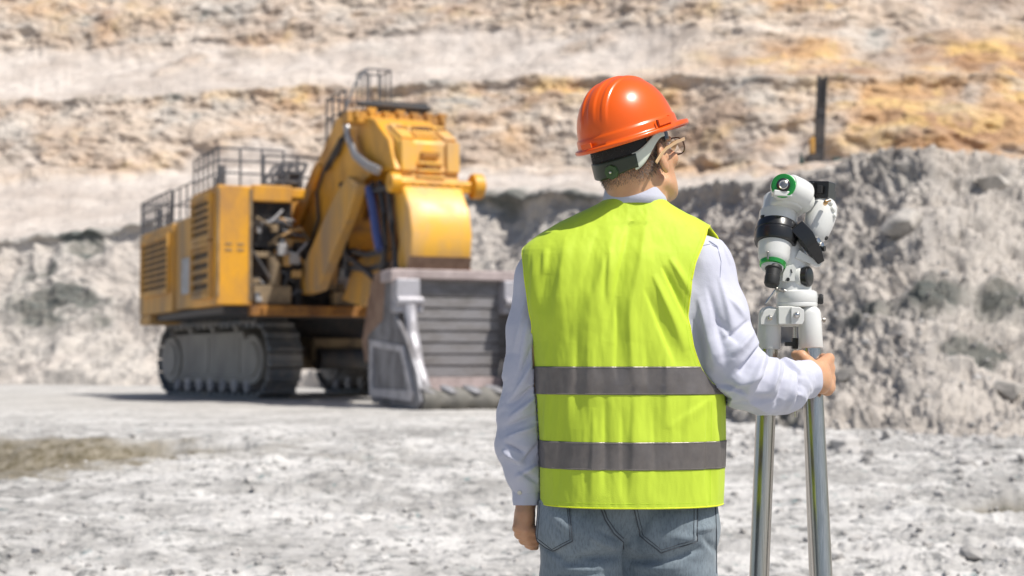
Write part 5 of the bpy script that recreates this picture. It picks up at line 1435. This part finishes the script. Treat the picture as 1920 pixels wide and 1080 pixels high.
# ---- jeans
J = Field((-.02, 3.26, .03), (.54, 3.64, 1.02), .0042)
J.ell((.258, 3.468, .93), (.196, .108, .12), .03)
for sx, x_ in ((-1, .163), (1, .353)):
    J.ell((x_, 3.445, .860), (.106, .094, .10), .03)
    J.chain([Vector((x_ - sx * .002, 3.46, .84)), Vector((x_, 3.462, .72)), Vector((x_ + sx * .004, 3.455, .47)), Vector((x_ + sx * .012, 3.47, .10))], [.105, .100, .082, .072], .02)
jv, jq = J.mesh(); del J
jv = relax(jv, jq, 2, .5); jn = vnormals(jv, jq)
JF = [(1075, 1042, 1165, 1040, -8, 11), (1050, 1050, 1120, 1052, -5, 11), (1010, 1020, 1060, 1045, -4, 9), (1060, 1066, 1170, 1058, 2, 7), (1175, 1052, 1240, 1045, -8, 10), (1240, 1045, 1315, 1022, -5, 10), (1180, 1066, 1290, 1056, 2, 8),
      (1170, 1005, 1172, 1080, -8, 7), (1100, 1000, 1160, 1030, 4, 8), (1110, 985, 1165, 1012, -3.5, 7), (1190, 1000, 1170, 1040, 5, 7), (1205, 980, 1180, 1020, -4, 6), (1225, 955, 1205, 1010, 3, 9), (1030, 960, 1080, 1000, 3, 12), (1290, 990, 1340, 985, 3, 9),
      (1195, 1075, 1300, 1085, -4, 8), (1020, 1080, 1120, 1070, -4, 8), (1010, 1100, 1100, 1110, 4, 9), (1310, 1000, 1345, 1040, -3, 8), (1250, 1000, 1300, 1005, 3, 8)]
jh = 1.7 * folds(jv, JF, 3.42) * (jv[:, 1] < 3.47) + .003 * fbm(jv * np.array([14, 14, 9.]), 3) + .0014 * fbm(jv * 38, 2)
kz = np.exp(-((jv[:, 2] - .47) / .12) ** 2) + np.exp(-((jv[:, 2] - .12) / .08) ** 2)
jh += .006 * kz * fbm(jv * np.array([6, 6, 26.]), 2)
jv = jv + jn * jh[:, None]
jeans = part('jeans', jv, jq, M['jeans'])
jb = BVHTree.FromPolygons([tuple(a) for a in jv], [list(map(int, a)) for a in jq])
def pocket(corners, name='back_pocket'):
    # patch of denim laid on the seat
    n = 26; a, b_, c_, d_, e_ = [np.array(q_, float) for q_ in corners]      # top-left, top-right, bottom-right, bottom point, bottom-left
    V_ = []; ok = True
    for j in range(n):
        v_ = j / (n - 1)
        for i in range(n):
            u_ = i / (n - 1); top = a + (b_ - a) * u_
            bot = (e_ + (d_ - e_) * (u_ / .5)) if u_ < .5 else (d_ + (c_ - d_) * ((u_ - .5) / .5))
            q_ = top + (bot - top) * v_; p_ = proj(jb, q_[0], q_[1], .0018)
            if p_ is None: p_ = V_[-1]
            V_.append(p_)
    F_ = [[j * n + i, j * n + i + 1, (j + 1) * n + i + 1, (j + 1) * n + i] for j in range(n - 1) for i in range(n - 1)]
    o = link_mesh(name, [v_ - Vector(mo) for v_ in V_], F_, M['jeans'], jeans)
    bm = bmesh.new(); bm.from_mesh(o.data); bmesh.ops.recalc_face_normals(bm, faces=bm.faces); bm.to_mesh(o.data); bm.free()
    md = o.modifiers.new('thickness', 'SOLIDIFY'); md.thickness = .0018; md.offset = 0
    cyc = [tuple(b_), tuple(c_), tuple(d_), tuple(e_), tuple(a)]
    mb = MP(); mb.tube(seam(jb, cyc, .0011, .0032), .0011, 5)
    ins_ = lambda q_: tuple(np.array(q_) + (((a + b_ + c_ + d_ + e_) / 5) - np.array(q_)) * .11)
    mb.tube(seam(jb, [ins_(q_) for q_ in cyc], .0008, .0032), .0008, 5); mb.build('pocket_stitching', M['thread'], o)
    return o
pocket([(1012, 938), (1066, 938), (1074, 1014), (1036, 1034), (1006, 1012)])
pocket([(1186, 944), (1307, 940), (1306, 1014), (1240, 1036), (1202, 1005)])
mb = MP()
mb.tube(seam(jb, [(1122, 940), (1134, 975), (1150, 1000), (1168, 1016), (1170, 1030)], .001, .001), .0012, 5)
mb.tube(seam(jb, [(1127, 940), (1139, 973), (1155, 996), (1169, 1009)], .001, .001), .0008, 5)
mb.tube(seam(jb, [(1341, 945), (1343, 1000), (1343, 1075)], .001, .001), .0009, 5)
mb.build('seam', M['thread'], jeans)
mb = MP(); mb.tube(seam(jb, [(1124.5, 940), (1136.5, 974), (1152.5, 998), (1168, 1012)], .001, .0015), .0010, 5); mb.build('seam_edge', M['threadl'], jeans)
# ---- boots
for x_ in (.155, .365):
    K = Field((x_ - .09, 3.34, 0), (x_ + .09, 3.72, .16), .004)
    sx = 1 if x_ > .25 else -1
    K.chain([(x_, 3.47, .13), (x_, 3.46, .06)], [.05, .052], .02); K.cone((x_, 3.43, .045), (x_ + sx * .02, 3.62, .04), .042, .042, .02)
    K.f = np.maximum(K.f, -(K.lo[2] + K.h * np.arange(K.n[2]) - .004)[None, None, :].astype(np.float32))
    kv, kq = K.mesh(); part('boot', kv, kq, M['boot'])

# ---- hard hat
HH = HC + HR @ Vector((-.002, -.004, .052))
HHR = HR @ Matrix.Rotation(R(1), 3, 'X') @ Matrix.Rotation(R(-3), 3, 'Y')
def hat_surface(inner=0):
    n = 220; rows = []
    rx, ry, hh = .1025, .1275, .138
    prof_ = [(-.006, .0085, 1), (-.004, .0105, 1), (.0, .0115, 1), (.003, .0105, 1), (.0045, .007, 1), (.006, .0045, 0), (.012, .0040, 0), (.022, .0036, 0), (.0255, .0026, 0), (.0275, .0008, 0), (.030, .0, 0)]
    V_ = []
    zs = [a for a in np.linspace(.034, 1, 62)]
    allr = [(z, o_, l_) for z, o_, l_ in prof_] + [(.030 + (hh - .030) * math.sin(t_ * math.pi / 2), 0, 0) for t_ in np.linspace(.04, 1, 60)]
    for (z, off, lipf) in allr:
        k_ = max(0.0, 1 - (max(z, 0) / hh) ** 2.3) ** (1 / 2.15)
        for i in range(n):
            a = 2 * math.pi * i / n; s_, c_ = math.sin(a), math.cos(a)        # c_=1 front
            x = rx * s_ * k_; y = ry * c_ * k_
            nx, ny = s_ / rx, c_ / ry; l_ = math.hypot(nx, ny); nx /= l_; ny /= l_
            o2 = off; zz = z
            if lipf:
                vis = max(0, (c_ - .25) / .75) ** 1.3
                o2 += .031 * vis * (1 if z > -.005 else .97); zz = z - .010 * vis * vis + (.004 * vis if z > .002 else 0)
                if c_ < -.2: o2 += .002 * (-c_); zz += .0012
            # ridges along the crown
            env = sstep(.30, .55, z / hh) * sstep(-.05, .25, 1 - z / hh + .3)
            rdg = 0
            for x0_, w_, am in ((0, .0095, .0030), (-.031, .006, .0026), (.031, .006, .0026)):
                xx = abs(x - x0_); rdg += am * (1 - sstep(w_ * .7, w_ * 1.35, xx))
            rdg *= float(sstep(.28, .5, z / hh)) * float(sstep(-1.02, -.75, -abs(y) / ry)) 
            nz = max(0.0, z / hh) ** 1.5; q_ = math.sqrt(max(1e-6, 1 - min(nz, 1) ** 2 * .96))
            N3 = Vector((nx * q_, ny * q_, nz))
            p = Vector((x, y, 0)) + Vector((nx, ny, 0)) * o2 + Vector((0, 0, zz)) + N3 * rdg
            V_.append(HH + HHR @ p)
    R_ = len(allr); F_ = [[j * n + i, j * n + (i + 1) % n, (j + 1) * n + (i + 1) % n, (j + 1) * n + i] for j in range(R_ - 1) for i in range(n)]
    return V_, F_
V_, F_ = hat_surface()
hat = link_mesh('hard_hat', [v_ - Vector(mo) for v_ in V_], F_, M['orange'], man)
bm = bmesh.new(); bm.from_mesh(hat.data); bmesh.ops.remove_doubles(bm, verts=bm.verts, dist=.0002); bmesh.ops.recalc_face_normals(bm, faces=bm.faces); bm.to_mesh(hat.data); bm.free()
for p_ in hat.data.polygons: p_.use_smooth = True
md = hat.modifiers.new('thickness', 'SOLIDIFY'); md.thickness = .0026; md.offset = -1
def HT(x, y, z): return HH + HHR @ Vector((x, y, z))
for (a0, nm) in ((R(92), 'accessory_slot'), (R(-92), 'accessory_slot')):
    mb = MP()
    for k_ in range(9):
        a = a0 + (k_ - 4) * .045 * 1; 
        x, y = .1085 * math.sin(a), .1335 * math.cos(a)
        rz_ = HHR @ Matrix.Rotation(-math.atan2(math.sin(a) / .1035, math.cos(a) / .1285), 3, 'Z')
        if k_ < 8: mb.box(HT(x, y, .0165), (.0075, .006, .015 if k_ else .018), rz_)
    mb.build(nm, M['orange'], hat, bevel=.001)
mb = MP(); a = R(92 + 11.5); mb.box(HT(.1115 * math.sin(a), .137 * math.cos(a), .0165), (.0016, .0032, .015), HHR @ Matrix.Rotation(-a, 3, 'Z')); mb.build('slot_shade', simple('slot_shadow_plastic', (.16, .02, .004), .5), hat)  # solid sliver; the slot's shade is put into its darkened orange
mb = MP(); a = R(186); mb.box(HT(.122 * math.sin(a), .143 * math.cos(a), .013), (.030, .004, .012), HHR @ Matrix.Rotation(-a, 3, 'Z')); mb.build('rear_clip', M['orange'], hat, bevel=.0012)
# harness: strips that follow the head
def strip(a0, a1, f0, f1, rad, mat, name, th=.002, n=40, m_=6, parent=hat):
    V_ = []
    for i in range(n + 1):
        u_ = i / n; a = R(a0 + (a1 - a0) * u_); z0, z1 = f0(u_), f1(u_)
        for j in range(m_ + 1):
            z = z0 + (z1 - z0) * j / m_
            V_.append(HC + HR @ Vector((rad[0] * math.sin(a), -rad[1] * math.cos(a) - .008, z)))
    F_ = [[i * (m_ + 1) + j, (i + 1) * (m_ + 1) + j, (i + 1) * (m_ + 1) + j + 1, i * (m_ + 1) + j + 1] for i in range(n) for j in range(m_)]
    o = link_mesh(name, [v_ - Vector(mo) for v_ in V_], F_, mat, parent)
    md = o.modifiers.new('thickness', 'SOLIDIFY'); md.thickness = th; md.offset = 1
    return o
sm_ = lambda a, b_, u_: a + (b_ - a) * (u_ * u_ * (3 - 2 * u_))
strip(-70, 46, lambda u_: -.009 - .012 * math.sin(math.pi * min(1, u_ * 1.1)), lambda u_: .014 + .008 * u_, (.0845, .1045), M['nape'], 'nape_strap', .003)
strip(40, 100, lambda u_: sm_(-.014, .040, min(1, u_ * 1.15)), lambda u_: sm_(.024, .062, u_), (.0845, .1005), M['strap'], 'harness_band', .0022)
strip(-100, -64, lambda u_: sm_(.040, -.014, u_), lambda u_: sm_(.062, .024, u_), (.0845, .1005), M['strap'], 'harness_band', .0022)
strip(-84, 66, lambda u_: .010, lambda u_: .062, (.0815, .1025), simple('foam_shade_black', (.012, .012, .012), .8), 'shade_band', .002)  # black inner band stands in for the shade under the hat's rear rim
strip(100, 116, lambda u_: .030, lambda u_: .060, (.0835, .100), M['black'], 'band_clip', .002)
a = R(8); kp = HC + HR @ Vector((.083 * math.sin(a), -.101 * math.cos(a) - .0135, -.006)); kn2 = (HR @ Vector((math.sin(a), -math.cos(a), 0)))
mb = MP(); mb.rev(kp, kn2, [(-.004, .0165), (.004, .0165), (.006, .0155), (.0065, .006), (.0085, .005)], 8); mb.build('adjusting_knob', M['knob'], hat)
mb = MP(); mb.rev(kp + kn2 * .009, kn2, [(0, .003), (.001, .002)], 10); mb.build('knob_screw', M['steel'], hat)
# ---- glasses
gl = empty('glasses'); gl.parent = man
mb = MP()
for sx in (-1, 1):
    mb = MP(); pts = [H(.086 * sx, -.048, -.010), H(.0885 * sx, -.026, .004), H(.0885 * sx, .0, .013), H(.083 * sx, .05, .018), H(.074 * sx, .098, .018), H(.066 * sx, .106, .018)]
    for a_, b_ in zip(pts[:-1], pts[1:]): mb.beam(a_, b_ + (b_ - a_) * .06, .003, .0074, HR @ Vector((0, 0, 1)))
    mb.build('temple_arm', M['frame'], gl, bevel=.0008)
for sx in (-1, 1):
    pts = []
    for k_ in range(28):
        a = 2 * math.pi * k_ / 28; cx_ = math.copysign(abs(math.cos(a)) ** .7, math.cos(a)); sz_ = math.copysign(abs(math.sin(a)) ** .8, math.sin(a))
        pts.append(H(.036 * sx + .029 * cx_, .111 - .004 * abs(cx_) * (1 if cx_ * sx > 0 else 0), .004 + .0195 * sz_))
    mb = MP(); mb.tube(pts, .0018, 6, True); rim = mb.build('rim', M['framed'], gl)
    c_ = sum(pts, Vector()) / len(pts); f_ = HR @ Vector((0, .0008, 0))
    o = link_mesh('lens', [p_ + f_ - Vector(mo) for p_ in pts] + [p_ - f_ - Vector(mo) for p_ in pts], [list(range(28)), list(range(28, 56))[::-1]] + [[i, (i + 1) % 28, 28 + (i + 1) % 28, 28 + i] for i in range(28)], M['lens'], gl, False)
mb = MP(); mb.tube([H(-.009, .111, .010), H(0, .114, .012), H(.009, .111, .010)], .0018, 6); mb.build('bridge', M['framed'], gl)
